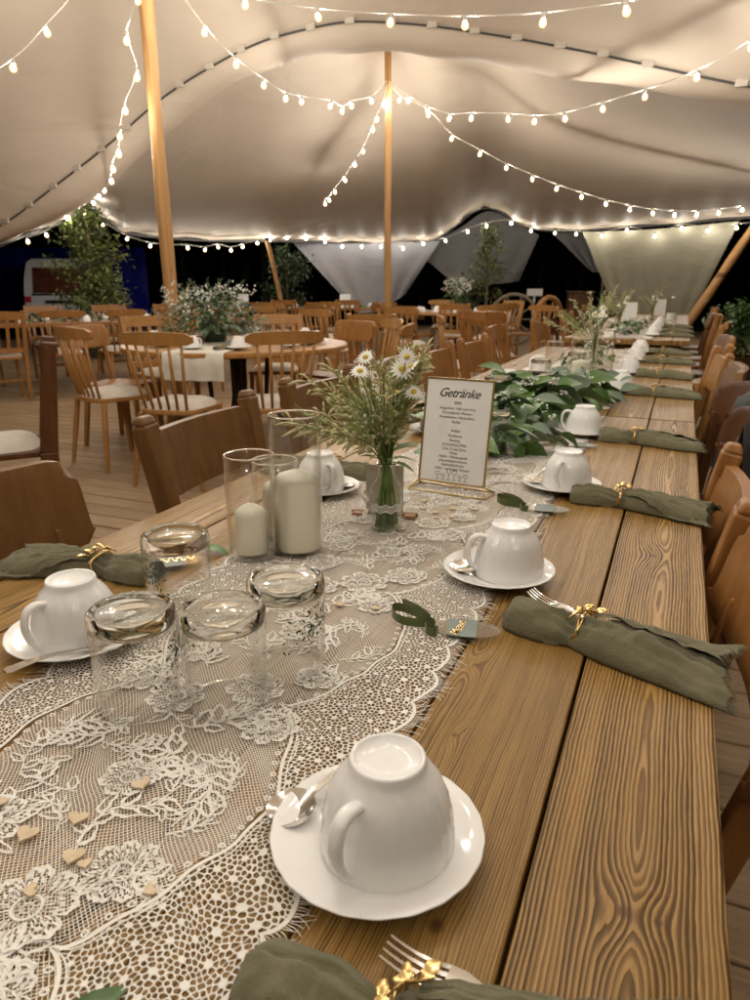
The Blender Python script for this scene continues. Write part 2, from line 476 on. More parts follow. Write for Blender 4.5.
def deck_wood():
    t = NT('deck_plank_wood')
    o = t.obj(); x, y, z = t.sep(o)
    rand = t.n('ShaderNodeObjectInfo').outputs['Random']
    s = t.mul(rand, 60.0)
    g = t.noise(t.comb(t.add(t.mul(x, 3.0), s), t.add(t.mul(y, 55.0), s), s), 1.0, 5, 0.65, 0.5)
    f = t.noise(t.comb(t.mul(x, 18.0), t.mul(y, 500.0), s), 1.0, 3, 0.6)
    big = t.noise(t.comb(t.add(x, s), t.add(y, s), 0.0), 2.0, 3, 0.6)
    fac = t.add(t.add(t.mul(g, 0.6), t.mul(f, 0.3)), t.mul(big, 0.25))
    col = t.ramp(fac, [(0.32, (0.14, 0.084, 0.041)), (0.55, (0.33, 0.222, 0.125)), (0.8, (0.50, 0.365, 0.225))])
    col = t.mix(t.mul(rand, 0.45), col, (0.18, 0.115, 0.062, 1))
    return t.done(t.bsdf(col, t.math('MULTIPLY_ADD', fac, 0.25, 0.45), 0, t.bump(fac, 0.35, 0.002), 0.35))
M['deck'] = deck_wood()
M['ground'] = simple('night_grass_ground', (0.045, 0.05, 0.025), 0.95, var=0.4, scale=3)
M['lace'] = simple('ivory_lace_thread', (0.81, 0.78, 0.72), 0.85, var=0.06, scale=25, sheen=0.2)
M['lace_net'] = simple('ivory_lace_net', (0.78, 0.735, 0.66), 0.9, var=0.06, scale=25)

# ------------------------------------------------------------------ ground and deck
YAW = R(23.01)
FWD = Vector((-math.sin(YAW), math.cos(YAW), 0)); RGT = Vector((math.cos(YAW), math.sin(YAW), 0))
def in_view(x, y, margin=0.08):
    k = Vector((x, y, 0)).dot(FWD); q = Vector((x, y, 0)).dot(RGT)
    return k > 0.3 and abs(q/k) < 0.513 + margin

gm = MB(); gm.grid([[(x, y, -0.13) for x in (-300, -40, -15, 6, 40, 300)] for y in (-300, -40, -8, 22, 60, 300)])
setting(gm.build('ground', M['ground']))

deck = setting(thing('deck_floor', 'weathered brown timber deck', 'deck')); del deck['label'], deck['category']
PITCH = 0.138; PW = 0.131
seams = [-13.6, -11.6, -9.6, -7.6, -5.6, -3.6, -1.6, 0.4, 2.4, 4.4]
cells = []
for i in range(int(24/PITCH)):
    y = -3.5 + i*PITCH
    for j in range(len(seams)-1):
        x0, x1 = seams[j], seams[j+1]
        d = math.hypot(min(max(0, x0), x1), y)
        vis = any(in_view(x, y) for x in (x0, (x0+x1)/2, x1))
        under = (-0.8 < (x0+x1)/2 < 0.0)
        cells.append(((not vis, d), x0, x1, y))
cells.sort()
pm = MB().box(-0.997, 0.997, -PW/2, PW/2, -0.028, 0).mesh('plank', bevel=0.004, seg=1)
for k, (_, x0, x1, y) in enumerate(cells[:300]):
    link('plank', pm, M['deck'], deck, ((x0+x1)/2, y, rnd.uniform(-.0015, .0015)), (rnd.uniform(-.004, .004), 0, 0))
far = MB()
for (_, x0, x1, y) in cells[300:]:
    far.box(x0+.003, x1-.003, y-PW/2, y+PW/2, -0.028, rnd.uniform(-.002, .001))
stuff(far.build('far_planks', M['deck'], deck))
jm = MB()
for x in seams: jm.box(x-.03, x+.03, -3.5, 20.4, -0.125, -0.031)
jm.build('joists', M['beam'], deck)

# ------------------------------------------------------------------ stretch tent
SEAM = [ (-12.11,5.07,-0.60), (-9.93,5.56,0.55), (-8.35,5.91,1.30), (-7.15,6.09,1.80), (-6.32,6.22,2.22), (-5.65,6.29,2.56), (-5.01,6.35,2.92), (-4.42,6.38,3.15), (-3.87,6.40,3.30), (-3.35,6.40,3.35), (-2.98,6.45,3.37), (-2.54,6.53,3.33), (-2.11,6.60,3.26), (-1.53,6.74,3.15), (-0.87,6.80,2.98), (-0.24,6.85,2.80), (0.28,6.86,2.65), (1.00,6.94,2.44), (2.06,7.17,2.12), (3.45,7.55,1.68) ]
FOLD = [ (-12.40,5.16,-0.78), (-10.17,5.67,0.41), (-8.62,6.06,1.15), (-7.43,6.30,1.65), (-6.68,6.51,1.88), (-6.01,6.63,2.22), (-5.30,6.66,2.62), (-4.67,6.71,2.97), (-4.09,6.74,3.15), (-3.54,6.75,3.22), (-3.15,6.81,3.23), (-2.68,6.90,3.20), (-2.22,6.99,3.13), (-1.61,7.14,3.01), (-0.91,7.22,2.86), (-0.23,7.29,2.71), (0.32,7.31,2.58), (1.10,7.42,2.37), (2.23,7.68,2.04), (3.73,8.10,1.61) ]
EDGE_F = [ (-12.40,5.16,-0.78), (-10.17,5.67,0.41), (-8.62,6.06,1.15), (-7.43,6.30,1.65), (-6.92,6.43,1.80), (-6.61,6.52,1.90), (-6.29,6.56,2.05), (-6.06,6.61,2.18), (-5.78,6.63,2.33), (-5.30,6.66,2.62), (-4.67,6.71,2.97), (-4.09,6.74,3.15), (-3.54,6.75,3.22), (-3.15,6.81,3.23), (-2.68,6.90,3.20), (-2.36,6.95,3.15), (-2.18,7.00,3.12), (-2.03,7.04,3.09), (-1.89,7.08,3.07), (-1.74,7.12,3.04), (-1.59,7.15,3.01), (-1.38,7.17,2.96), (-0.91,7.22,2.86), (-0.23,7.29,2.71), (0.32,7.31,2.58), (1.10,7.42,2.37), (2.23,7.68,2.04), (3.73,8.10,1.61) ]
EDGE_E = [ (-13.60,5.63,-1.11), (-11.30,6.28,0.23), (-9.83,6.91,1.08), (-8.89,7.53,1.71), (-9.07,8.42,1.96), (-9.40,9.26,2.17), (-9.62,10.04,2.48), (-9.81,10.61,2.29), (-9.92,11.21,2.13), (-9.84,12.12,2.09), (-9.51,13.34,2.09), (-9.06,14.62,2.13), (-8.48,15.95,2.17), (-7.80,16.79,2.17), (-6.84,17.74,2.20), (-6.02,18.09,2.29), (-5.56,18.28,2.60), (-5.18,18.44,2.91), (-4.81,18.60,3.03), (-4.36,18.57,2.87), (-3.92,18.55,2.60), (-3.31,18.37,2.45), (-2.00,18.16,2.42), (-0.28,17.81,2.47), (1.05,17.29,2.51), (2.64,16.33,2.48), (4.63,15.55,2.42), (6.75,14.82,2.26) ]
STRING_A = [ (-3.50,4.81,3.21), (-2.97,4.74,2.98), (-2.39,4.68,2.82), (-1.85,4.60,2.70), (-1.35,4.51,2.60), (-0.88,4.41,2.53), (-0.44,4.29,2.49), (-0.04,4.16,2.48), (0.33,4.01,2.50), (0.64,3.83,2.55), (0.93,3.65,2.60) ]
STRING_B = [ (-3.75,1.88,1.38), (-3.77,2.36,1.67), (-3.75,2.86,1.99), (-3.68,3.38,2.35), (-3.83,3.81,2.66), (-3.94,4.25,3.03), (-4.02,4.70,3.46) ]
STRING_C = [ (-3.40,4.20,3.02), (-3.49,4.27,2.93), (-3.71,4.40,2.76), (-3.80,4.58,2.59), (-4.11,4.78,2.44), (-4.33,4.95,2.31), (-4.53,5.14,2.22), (-4.87,5.43,2.16), (-5.32,5.89,2.14), (-6.25,6.80,2.20), (-7.26,7.78,2.28), (-8.51,8.99,2.37) ]
STRING_D = [ (-3.60,4.77,3.22), (-3.57,5.11,2.99), (-3.56,5.50,2.87), (-3.59,5.97,2.83), (-3.71,6.57,2.86), (-3.86,7.16,2.97), (-3.81,7.73,3.04), (-3.82,8.04,3.05), (-3.85,8.36,3.17), (-3.75,8.73,3.29), (-3.78,9.15,3.44) ]
STRING_E = [ (-3.66,9.20,3.53), (-3.34,8.89,3.29), (-2.99,8.60,3.09), (-2.63,8.31,2.93), (-2.29,8.01,2.85), (-1.84,7.76,2.76), (-1.51,7.46,2.66), (-1.18,7.16,2.60), (-0.82,6.86,2.59), (-0.47,6.57,2.59), (-0.10,6.28,2.62), (0.22,5.98,2.70), (0.53,5.67,2.80), (0.83,5.35,2.92) ]
STRING_F = [ (-3.58,9.23,3.39), (-3.29,9.51,3.25), (-3.05,9.76,3.00), (-2.74,10.04,2.84), (-2.44,10.31,2.69), (-2.13,10.59,2.57), (-1.83,10.86,2.46), (-1.52,11.14,2.37), (-1.21,11.42,2.29), (-0.89,11.71,2.23), (-0.58,11.98,2.19), (-0.28,12.26,2.18), (0.03,12.54,2.19), (0.34,12.82,2.23), (0.67,13.11,2.29) ]
STRING_G = [ (-3.77,9.16,3.34), (-3.98,9.43,3.24), (-4.16,9.72,3.18), (-4.42,9.98,2.97), (-4.67,10.24,2.85), (-4.95,10.49,2.69), (-5.24,10.73,2.56), (-5.48,11.00,2.48), (-5.69,11.27,2.46) ]
STRING_H = [ (-8.74,7.87,1.76), (-8.89,8.36,1.88), (-9.15,9.06,2.17), (-9.34,9.63,2.31), (-9.55,10.26,2.17), (-9.68,10.98,1.99), (-9.65,11.57,1.89), (-9.58,12.04,1.88), (-9.47,12.50,1.89), (-9.35,12.92,1.87), (-9.25,13.25,1.94), (-9.15,13.57,1.89), (-9.04,13.88,1.97), (-8.90,14.24,2.06), (-8.77,14.58,2.14), (-8.59,15.03,2.21), (-8.36,15.54,2.21), (-8.07,15.95,2.16), (-7.79,16.30,2.06), (-7.44,16.69,2.07), (-7.08,17.05,2.08), (-6.64,17.44,2.04), (-6.18,17.64,2.16), (-5.66,17.86,2.23), (-5.16,18.07,2.44), (-4.73,18.25,2.58), (-4.12,18.22,2.62), (-3.60,18.13,2.42), (-3.00,17.98,2.35), (-2.50,17.90,2.31), (-1.90,17.80,2.25), (-1.36,17.69,2.35), (-0.76,17.57,2.20), (-0.22,17.42,2.34), (0.29,17.24,2.26), (0.82,17.01,2.29), (1.39,16.72,2.32) ]
SAIL1 = [ (-9.02,15.94,2.25), (-5.96,18.33,2.26), (-6.92,18.36,0.97), (-7.66,17.17,0.63) ]
SAIL2 = [ (-6.16,18.68,2.28), (-5.62,18.91,2.65), (-4.96,19.19,3.04), (-4.12,19.54,2.65), (-3.73,19.71,2.43), (-4.20,19.94,1.25), (-5.60,19.35,1.10), (-6.50,18.97,1.75) ]
SAIL3 = [ (-3.29,19.25,2.44), (-1.20,19.59,2.40), (-1.94,19.82,1.47), (-2.27,19.68,1.47) ]
SAIL4 = [ (-2.38,18.11,2.36), (0.87,17.32,2.46), (0.14,17.66,0.70), (-1.32,17.91,0.68) ]

def crv(pts, n):
    """Catmull-Rom through pts, n samples per span"""
    P = [Vector(p) for p in pts]; out = []
    for i in range(len(P)-1):
        a = P[max(i-1, 0)]; b = P[i]; c = P[i+1]; d = P[min(i+2, len(P)-1)]
        for k in range(n):
            t = k/n
            out.append(0.5*((2*b) + (c-a)*t + (2*a-5*b+4*c-d)*t*t + (3*b-a-3*c+d)*t**3))
    out.append(P[-1]); return out
def sm(t):
    t = min(1, max(0, t)); return t*t*(3-2*t)
POLE_A = Vector((-4.0, 5.0, 0)); POLE_B = Vector((-3.745, 9.275, 0))
SEAM = [(x, y, max(z, 0.9 + 0.25*i if i < 3 else z)) for i, (x, y, z) in enumerate(SEAM)]
FOLD = [(x, y, max(z, 0.75 + 0.25*i if i < 3 else z)) for i, (x, y, z) in enumerate(FOLD)]
sc_, fc_ = crv(SEAM, 4), crv(FOLD, 4)
tent = thing('stretch_tent', 'beige stretch tent canopy spanning the whole party, laced seam across its middle', 'tent')
def near_z(p):
    q = p.dot(RGT); k = p.dot(FWD)
    z = 3.45 - 0.012*max(0, abs(q+1)-2)**2*1.4 - 0.02*max(0, -k)**1.5
    r = (Vector((p.x, p.y, 0)) - POLE_A).length
    return max(0.9, z) + 0.75*math.exp(-(r/1.6)**2) + 0.25*math.exp(-r/0.8)
rows = []
NR = 40
for i in range(NR+1):
    s = i/NR; row = []
    for p in sc_:
        back = 15.0*s
        q = Vector((p.x, p.y, 0)) - FWD*back
        w = 1 - math.exp(-back/1.5)
        z = p.z*(1-w) + near_z(q)*w
        row.append((q.x, q.y, z))
    rows.append(row)
mb = MB().grid(rows)
mb.build('near_canopy', M['tent'], tent, smooth=True)
# the strip hanging below the laced seam
rows = []
for i in range(7):
    s = i/6
    rows.append([tuple(a.lerp(b, s) + Vector((0, 0, -0.05*math.sin(PI*s) + 0.012*math.sin(j*0.9)*s))) for j, (a, b) in enumerate(zip(sc_, fc_))])
MB().grid(rows).build('seam_flap', M['tent'], tent, smooth=True)
EF, EE = EDGE_F, EDGE_E
ef = crv([(x, y, max(z, 0.75 + 0.25*i if i < 3 else z)) for i, (x, y, z) in enumerate(EF)], 4)
ee = crv([(x, y, max(z, 0.7 + 0.2*i if i < 3 else z)) for i, (x, y, z) in enumerate(EE)], 4)
rows = []
NR = 46
for i in range(NR+1):
    s = (i/NR)
    row = []
    for j, (a, b) in enumerate(zip(ef, ee)):
        span = (b - a).length
        a2 = a + FWD*.25*min(1, span/6) + Vector((0, 0, .22*min(1, max(0, span-2)/5)))
        p = a2.lerp(b, s)
        lift = min(1.0, max(0, (span-2.5)/6.0))
        prof = math.sin(PI*min(1, s)**0.62)**1.0
        z = p.z + lift*0.34*prof*(1-s)**0.35
        r = (Vector((p.x, p.y, 0)) - POLE_B).length
        z += (0.42*math.exp(-(r/1.7)**2) + 0.16*math.exp(-r/0.5))*lift
        # tension folds that run out to the edge
        z += 0.02*math.sin(j*1.35)*s**3 + 0.012*math.sin(j*2.3+1)*s**2
        row.append((p.x, p.y, z))
    rows.append(row)
MB().grid(rows).build('far_canopy', M['tent'], tent, smooth=True)
MB().tube([p + Vector((0, 0, -.02)) for p in ee], 0.03, 6).build('edge_hem', M['strap'], tent, smooth=True)
# lacing along the seam: dark webbing held by pale tabs
dense = crv(SEAM, 40)
acc = 0; start = 0; dark_runs = []; tabs = []
for i in range(1, len(dense)):
    acc += (dense[i]-dense[i-1]).length
    if acc > 0.36:
        dark_runs.append([p + Vector((0,0,-.02)) - FWD*.02 for p in dense[start:i-3 if i-3 > start+1 else i]]); tabs.append(dense[i-1])
        acc = 0; start = i
for run in dark_runs:
    MB().tube(run, 0.0095, 5).build('webbing', M['strap'], tent)
tabm = MB().box(-.045, .045, -.012, .012, -.035, .02).mesh('tab', bevel=.004)
for p in tabs: link('tab', tabm, M['tab'], tent, p - FWD*.03)

# side sails hung from the far edge
def sail(name_label, top, bottom, mat, folds=5, bulge=0.15):
    rows = []
    n, m = 26, 16
    t = crv(top, 8); b = crv(bottom, 8)
    def samp(c, u):
        f = u*(len(c)-1); i = min(int(f), len(c)-2); return c[i].lerp(c[i+1], f-i)
    for i in range(m+1):
        s = i/m; row = []
        for j in range(n+1):
            u = j/n
            p = samp(t, u).lerp(samp(b, u), s)
            w = bulge*math.sin(PI*s)*math.sin(PI*u) + 0.035*math.sin(u*folds*6.28 + s*2)*(0.2+s)
            row.append(tuple(p + FWD*w))
        rows.append(row)
    o = MB().grid(rows).build('tent_side_sail', mat, smooth=True)
    return tag(o, name_label, 'tent wall', 'side sails under the far tent edge')
sail('pale lavender-grey triangular sail behind the middle tent pole', [(-9.02,15.94,2.22),(-7.5,17.1,2.17),(-5.96,18.33,2.24)], [(-7.75,17.1,0.45),(-7.4,17.6,0.5),(-6.92,18.36,0.9)], M['sail'])
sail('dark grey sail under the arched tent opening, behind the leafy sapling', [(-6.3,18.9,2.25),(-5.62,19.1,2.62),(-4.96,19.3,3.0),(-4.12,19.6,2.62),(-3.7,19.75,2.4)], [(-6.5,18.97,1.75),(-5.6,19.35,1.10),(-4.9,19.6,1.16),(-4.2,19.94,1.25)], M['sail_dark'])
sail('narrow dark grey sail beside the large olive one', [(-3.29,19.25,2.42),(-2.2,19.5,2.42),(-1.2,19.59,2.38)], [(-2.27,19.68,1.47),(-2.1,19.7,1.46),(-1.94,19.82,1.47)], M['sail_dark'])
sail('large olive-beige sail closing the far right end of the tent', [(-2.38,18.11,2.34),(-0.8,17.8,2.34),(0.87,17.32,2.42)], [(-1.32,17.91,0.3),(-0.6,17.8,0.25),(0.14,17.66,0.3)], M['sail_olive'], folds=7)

# ------------------------------------------------------------------ poles
def pole(label, a, b, r0, r1, name='tent_pole', mat='pole'):
    a = Vector(a); b = Vector(b); n = 14
    root = thing(name, label, 'tent pole', a, 0, 'wooden tent poles')
    L = (b-a)
    pts = []; rs = []
    for i in range(n+1):
        s = i/n
        wob = Vector((math.sin(s*5+a.x)*.012, math.cos(s*4+a.y)*.012, 0))*math.sin(PI*s)
        pts.append(L*s + wob); rs.append(r0 + (r1-r0)*s + 0.003*math.sin(s*19+a.x*3))
    MB().tube(pts, rs, 14).build('shaft', M[mat], root, smooth=0.8)
    d = L.normalized()
    MB().tube([L - d*.03, L + d*.03], [r1*1.3, r1*1.1], 14).build('cap', M['strap'], root, smooth=0.8)
    MB().tube([Vector((0,0,-.0)), Vector((0,0,.03))], r0*1.5, 14).build('base_collar', M['iron'], root, smooth=0.8)
    return root
pole('thick round wooden tent pole rising behind the round table', (-4.0,5.0,0), (-4.0,5.0,4.35), 0.060, 0.050)
pole('slim wooden tent pole at the centre of the tent where the light strings meet', (-3.73,9.28,0), (-3.76,9.26,4.02), 0.048, 0.042)
pole('leaning wooden pole in the bush at the left tent corner', (-8.75,9.31,0), (-9.6,9.83,2.42), 0.05, 0.04)
pole('leaning wooden pole under the far tent edge left of the grey sail', (-8.3,14.5,0), (-8.72,14.36,2.12), 0.055, 0.05)
pole('slanting wooden pole at the far right corner of the tent', (-0.2,12.95,0), (0.92,13.43,2.07), 0.075, 0.07)
pole('thin grey post holding up the dark sail behind the sapling', (-5.66,19.3,0), (-5.64,19.33,1.45), 0.035, 0.03, mat='bark')
pole('thin grey post at the foot of the narrow dark sail', (-2.0,19.8,0), (-2.0,19.8,1.5), 0.035, 0.03, mat='bark')

# ------------------------------------------------------------------ festoon lights
bulb_prof = [(0.0005,-.052),(.012,-.050),(.022,-.042),(.0275,-.029),(.027,-.016),(.021,-.003),(.014,.006),(.0125,.010)]
bulbM = MB().lathe(bulb_prof, 10).mesh('bulb', smooth=True)
coreM = MB().lathe([(.0005,-.036),(.006,-.033),(.0092,-.024),(.0092,-.010),(.006,-.001),(.0005,.002)], 8).mesh('filament', smooth=True)
core_meshes = {'bulb': coreM, 'bulb_soft': coreM.copy(), 'bulb_edge': coreM.copy()}
sockM = MB().lathe([(.0005,.046),(.010,.045),(.0135,.038),(.0145,.022),(.0145,.008),(.0005,.007)], 10).mesh('socket', smooth=0.7)
def festoon(label, pts, s0=1.0, s1=1.0, sag=0.0, ends=(), lamp='bulb'):
    root = thing('festoon_light_string', label, 'string lights', pts[0], 0, 'festoon strings under the tent')
    o = Vector(pts[0]); n = len(pts)
    cab = []
    for i, p in enumerate(pts):
        s = s0 + (s1-s0)*i/(n-1)
        p = Vector(p) - o
        cab.append(p + Vector((0, 0, .046*s)))
        b = link('bulb', bulbM, M['bulb_shell'], root, p, (rnd.uniform(-.25,.25), rnd.uniform(-.25,.25), rnd.uniform(0, 6)))
        b.scale = (s, s, s)
        link('socket', sockM, M['socket'], b); link('filament', core_meshes[lamp], M[lamp], b)
    full = [Vector(ends[0]) - o] if ends and ends[0] else []
    full += cab
    if len(ends) > 1 and ends[1]: full.append(Vector(ends[1]) - o)
    line = crv(full, 5)
    MB().tube(line, [0.006*(s0 + (s1-s0)*i/len(line)) for i in range(len(line))], 5).build('cable', M['cable'], root, smooth=True)
topA = (-4.0, 5.0, 3.95); topB = (-3.76, 9.26, 3.62)
festoon('festoon string sagging across the top of the picture, nearest the camera', STRING_A, .78, .68, ends=(topA,))
festoon('short festoon string running from the thick pole towards the left foreground', STRING_B[:-1], .68, .74, ends=(None, topA))
festoon('festoon string dropping from the thick pole to the left tent corner', STRING_C[1:], .76, .95, ends=(topA, (-9.6, 9.83, 2.42)))
festoon('festoon string sagging from the thick pole to the central pole', STRING_D[:-1], .76, .9, ends=(topA, topB))
festoon('festoon string from the central pole sagging towards the right foreground', STRING_E[1:], .9, .76, ends=(topB,))
festoon('festoon string from the central pole down to the far right tent edge', STRING_F, .9, 1.0, ends=(topB,), lamp='bulb_soft')
festoon('short festoon string descending from the central pole to the back left', STRING_G, .9, 1.0, ends=(topB,), lamp='bulb_soft')
festoon('long festoon string following the far tent edge from side to side', STRING_H, 1.0, 1.25, lamp='bulb_edge')
# the strings go on unseen over the near tables; extra ones added as fill
def span(a, b, n, sag):
    a = Vector(a); b = Vector(b)
    return [tuple(a.lerp(b, (i+.5)/n) + Vector((0,0,-sag*math.sin(PI*(i+.5)/n)))) for i in range(n)]
festoon('festoon string passing over the near end of the banquet table', span((-4.0,5.0,3.6), (2.2,-2.2,3.2), 13, .55), .78, .78)
festoon('festoon string over the right side of the banquet table', span((2.4,4.6,2.9), (-4.2,-1.6,3.1), 13, .35), .78, .78)
festoon('unseen fill festoon string added low over the near half of the banquet table', span((-2.6,3.2,2.75), (1.6,-1.2,2.6), 10, .25), .78, .78)  # this and the following strings: unseen, added to brighten the foreground
festoon('unseen fill festoon string added low over the left side of the near table', span((-2.8,-.8,2.65), (.9,2.9,2.75), 9, .25), .78, .78)
festoon('unseen fill festoon string added behind the camera end of the table', span((-4.5,-1.0,3.0), (3.0,-1.5,3.0), 11, .3), .78, .78)

# ------------------------------------------------------------------ banquet tables of pine planks
TX0, TX1 = -0.845, 0.075
NP = 7
PWID = (TX1-TX0)/NP
def knots_for(seed):
    q = random.Random(seed)
    return [(q.uniform(-.05,.05), q.uniform(-1.1,1.1), q.uniform(.010,.017), q.uniform(.007,.014)) for _ in range(3)]
WOOD = []
# index 0 = plank at the left edge ... 6 = plank at the right edge (the one with the long flame grain)
spec = [dict(xc=.02, d0=.02), dict(xc=-.03), dict(xc=.05, d0=.012), dict(xc=0),
        dict(xc=-.06), dict(xc=-.05, d0=.012, dslope=.01, tone=.86, contrast=.55, spacing=.0025), dict(xc=.006, d0=.007, dslope=.008, spacing=.0036, contrast=1.0)]
kn = [knots_for(i) for i in range(7)]
kn[6] = [(.000,-.70,.0105,.014),(.022,-.70,.007,.006),(-.008,-.005,.014,.012),(.03,.42,.009,.008),(-.02,.95,.012,.01)]
kn[5] = [(-.042,-.43,.0075,.008),(-.028,-.56,.006,.006),(.02,-.76,.012,.006),(.0,.3,.012,.012)]
for i, s in enumerate(spec):
    WOOD.append(plank_wood('pine_plank_wood_%d' % i, 3.7*i + 1.3, knots=kn[i], **s))
def banquet_table(label, y0, y1, order, jit):
    L = y1 - y0; yc = (y0+y1)/2
    root = thing('banquet_table', label, 'table', ((TX0+TX1)/2, yc, 0), 0, 'long plank tables in a row')
    q = random.Random(jit)
    for i in range(NP):
        x = TX0 + (i+.5)*PWID - (TX0+TX1)/2
        w = PWID/2 - .0016
        me = MB().box(-w, w, -L/2 + q.uniform(.001,.004), L/2 - q.uniform(.001,.004), -.038, 0).mesh('plank', bevel=.0022, seg=2)
        link('plank', me, WOOD[order[i]], root, (x, 0, .75 + q.uniform(-.0006,.0002)))
    for yy in (-L/2+.25, 0, L/2-.25):
        MB().box(-.40,.40,yy-.04,yy+.04,.668,.711).build('batten', M['beam'], root, bevel=.003)
    for s in (-1, 1):
        MB().box(s*.39-.015, s*.39+.015, -L/2+.08, L/2-.08, .60, .667).build('apron', M['beam'], root, bevel=.003)
        for t in (-1, 1):
            MB().bar((s*.34, t*(L/2-.25), .66), (s*.36, t*(L/2-.25), 0), .07, .07, up=(0,1,0)).build('leg', M['beam'], root, bevel=.004)
    return root
banquet_table('long pine plank table in the foreground, laid with lace and white cups', -0.12, 2.325, (0,1,2,3,4,5,6), 1)
banquet_table('second pine plank table, butted against the far end of the foreground table', 2.333, 4.94, (4,2,0,1,3,6,5), 2)
banquet_table('third pine plank table, standing beyond a gap in the row', 5.84, 8.35, (2,0,5,3,1,4,6), 3)
banquet_table('farthest pine plank table of the row, before the olive sail', 8.358, 11.0, (6,3,1,4,2,0,5), 4)

# ------------------------------------------------------------------ lace runners
class LB:
    """fast collector for flat lace threads (numpy)"""
    def __init__(self): self.V = []; self.F = []; self.n = 0
    def quads(self, A, B, C, D):
        m = len(A)
        if m == 0: return
        V = np.stack([A, B, C, D], 1).reshape(-1, 3)
        F = (np.arange(4*m).reshape(m, 4) + self.n)
        self.V.append(V); self.F.append(F); self.n += 4*m
    def line(self, P, w, z):
        """polyline P (n,2) as a flat strip"""
        P = np.asarray(P, float)
        d = np.gradient(P, axis=0); d /= (np.linalg.norm(d, axis=1, keepdims=True) + 1e-9)
        nrm = np.stack([-d[:,1], d[:,0]], 1)*(np.asarray(w)/2 if np.ndim(w) == 0 else np.asarray(w)[:,None]/2)
        zz = np.full(len(P), z) if np.ndim(z) == 0 else z
        L = np.column_stack([P-nrm, zz]); Q = np.column_stack([P+nrm, zz])
        self.quads(L[:-1], L[1:], Q[1:], Q[:-1])
    def mesh(self, name):
        V = np.concatenate(self.V); F = np.concatenate(self.F)
        me = bpy.data.meshes.new(name)
        me.vertices.add(len(V)); me.vertices.foreach_set('co', V.astype(np.float32).ravel())
        me.loops.add(F.size); me.loops.foreach_set('vertex_index', F.astype(np.int32).ravel())
        me.polygons.add(len(F)); me.polygons.foreach_set('loop_start', np.arange(0, F.size, 4, dtype=np.int32))
        me.polygons.foreach_set('loop_total', np.full(len(F), 4, np.int32))
        me.update(); me.validate()
        return me
PER = 0.285
SCAL = PER/5
def warp(P):
    s, t = P[:,0], P[:,1]
    return np.column_stack([s + .0028*np.sin(t*41 + 3*np.sin(s*17)) + .0018*np.sin(t*97+s*60), t + .003*np.sin(s*52 + 2*np.sin(t*23)) + .0015*np.sin(s*120+t*33)])
def zwave(P): return .0010 + .0007*np.sin(P[:,0]*63 + P[:,1]*21) + .0006*np.sin(P[:,1]*49 - P[:,0]*30)
def cord_s(t):   # half width of the open medallions
    return .068 + .064*np.abs(np.sin(PI*t/PER))**.6
def edge_s(t):   # scalloped outer edge
    return .186 + .012*np.abs(np.sin(PI*t/SCAL))**.7
def border_cells():
    """one repeat of the eyelet border on the +s side: Voronoi cells, six round each flower centre"""
    from mathutils.geometry import delaunay_2d_cdt
    q = random.Random(5); sites = []; solid = []
    def free(s, t, d):
        for dt in (-PER, 0, PER):
            for (a, b) in sites:
                if (a-s)**2 + (b+dt-t)**2 < d*d: return False
        return True
    def ok(s, t): return cord_s(np.array(t)) + .002 < s < edge_s(np.array(t)) - .0005
    for off, r, n, ph in ((.0115, .0057, 14, 0), (.0305, .0057, 14, .5), (.048, .0046, 17, .2), (.063, .0041, 19, .7), (.077, .0037, 21, .3), (.090, .0035, 22, .1), (.103, .0034, 22, .6)):
        for k in range(n):
            t = PER*(k+ph+q.uniform(-.06,.06))/n; s = float(edge_s(np.array(t))) - off + q.uniform(-.0012,.0012)
            if s - r*1.2 < float(cord_s(np.array(t))): continue
            if not free(s, t, r*1.9): continue
            sites.append((s, t)); solid.append(len(sites)-1)
            a0 = q.uniform(0, 6); m = q.choice((6, 6, 7))
            for j in range(m):
                a = a0 + 2*PI*j/m; sites.append((s + r*math.cos(a), t + r*math.sin(a)))
    tries = 0
    while tries < 12000:
        tries += 1
        t = q.uniform(0, PER); s = q.uniform(.066, .2)
        if ok(s, t) and free(s, t, .0034): sites.append((s, t))
    n = len(sites); allp = []
    for dt in (0, -PER, PER):
        allp += [Vector((s, t+dt)) for s, t in sites]
    # ghost sites beyond both edges so that the outer cells close
    for k in range(-30, 150):
        t = k*PER/100*1.0
        for d, e in ((.0045, edge_s), (.012, edge_s)): allp.append(Vector((float(e(np.array(t)))+d, t)))
        for d in (-.0035, -.010): allp.append(Vector((float(cord_s(np.array(t)))+d, t)))
    vs, es, fs, ov, oe, of = delaunay_2d_cdt(allp, [], [], 0, 1e-7)
    back = {}
    for i, o in enumerate(ov):
        for x in o: back[x] = i
    cc = {}; around_ = {}
    for fi, f in enumerate(fs):
        a, b, c = (vs[i] for i in f)
        d = 2*(a.x*(b.y-c.y) + b.x*(c.y-a.y) + c.x*(a.y-b.y))
        if abs(d) < 1e-14: continue
        ux = (a.length_squared*(b.y-c.y) + b.length_squared*(c.y-a.y) + c.length_squared*(a.y-b.y))/d
        uy = (a.length_squared*(c.x-b.x) + b.length_squared*(a.x-c.x) + c.length_squared*(b.x-a.x))/d
        cc[fi] = (ux, uy)
        for i in f: around_.setdefault(i, []).append(fi)
    cells = []
    sol = set(solid)
    for k in range(n):
        i = back[k]; sx, sy = sites[k]
        poly = [cc[f] for f in around_.get(i, []) if f in cc]
        poly = [p for p in poly if math.hypot(p[0]-sx, p[1]-sy) < .009]
        if len(poly) < 3: continue
        poly.sort(key=lambda p: math.atan2(p[1]-sy, p[0]-sx))
        cells.append((k in sol, np.array(poly)))
    return cells
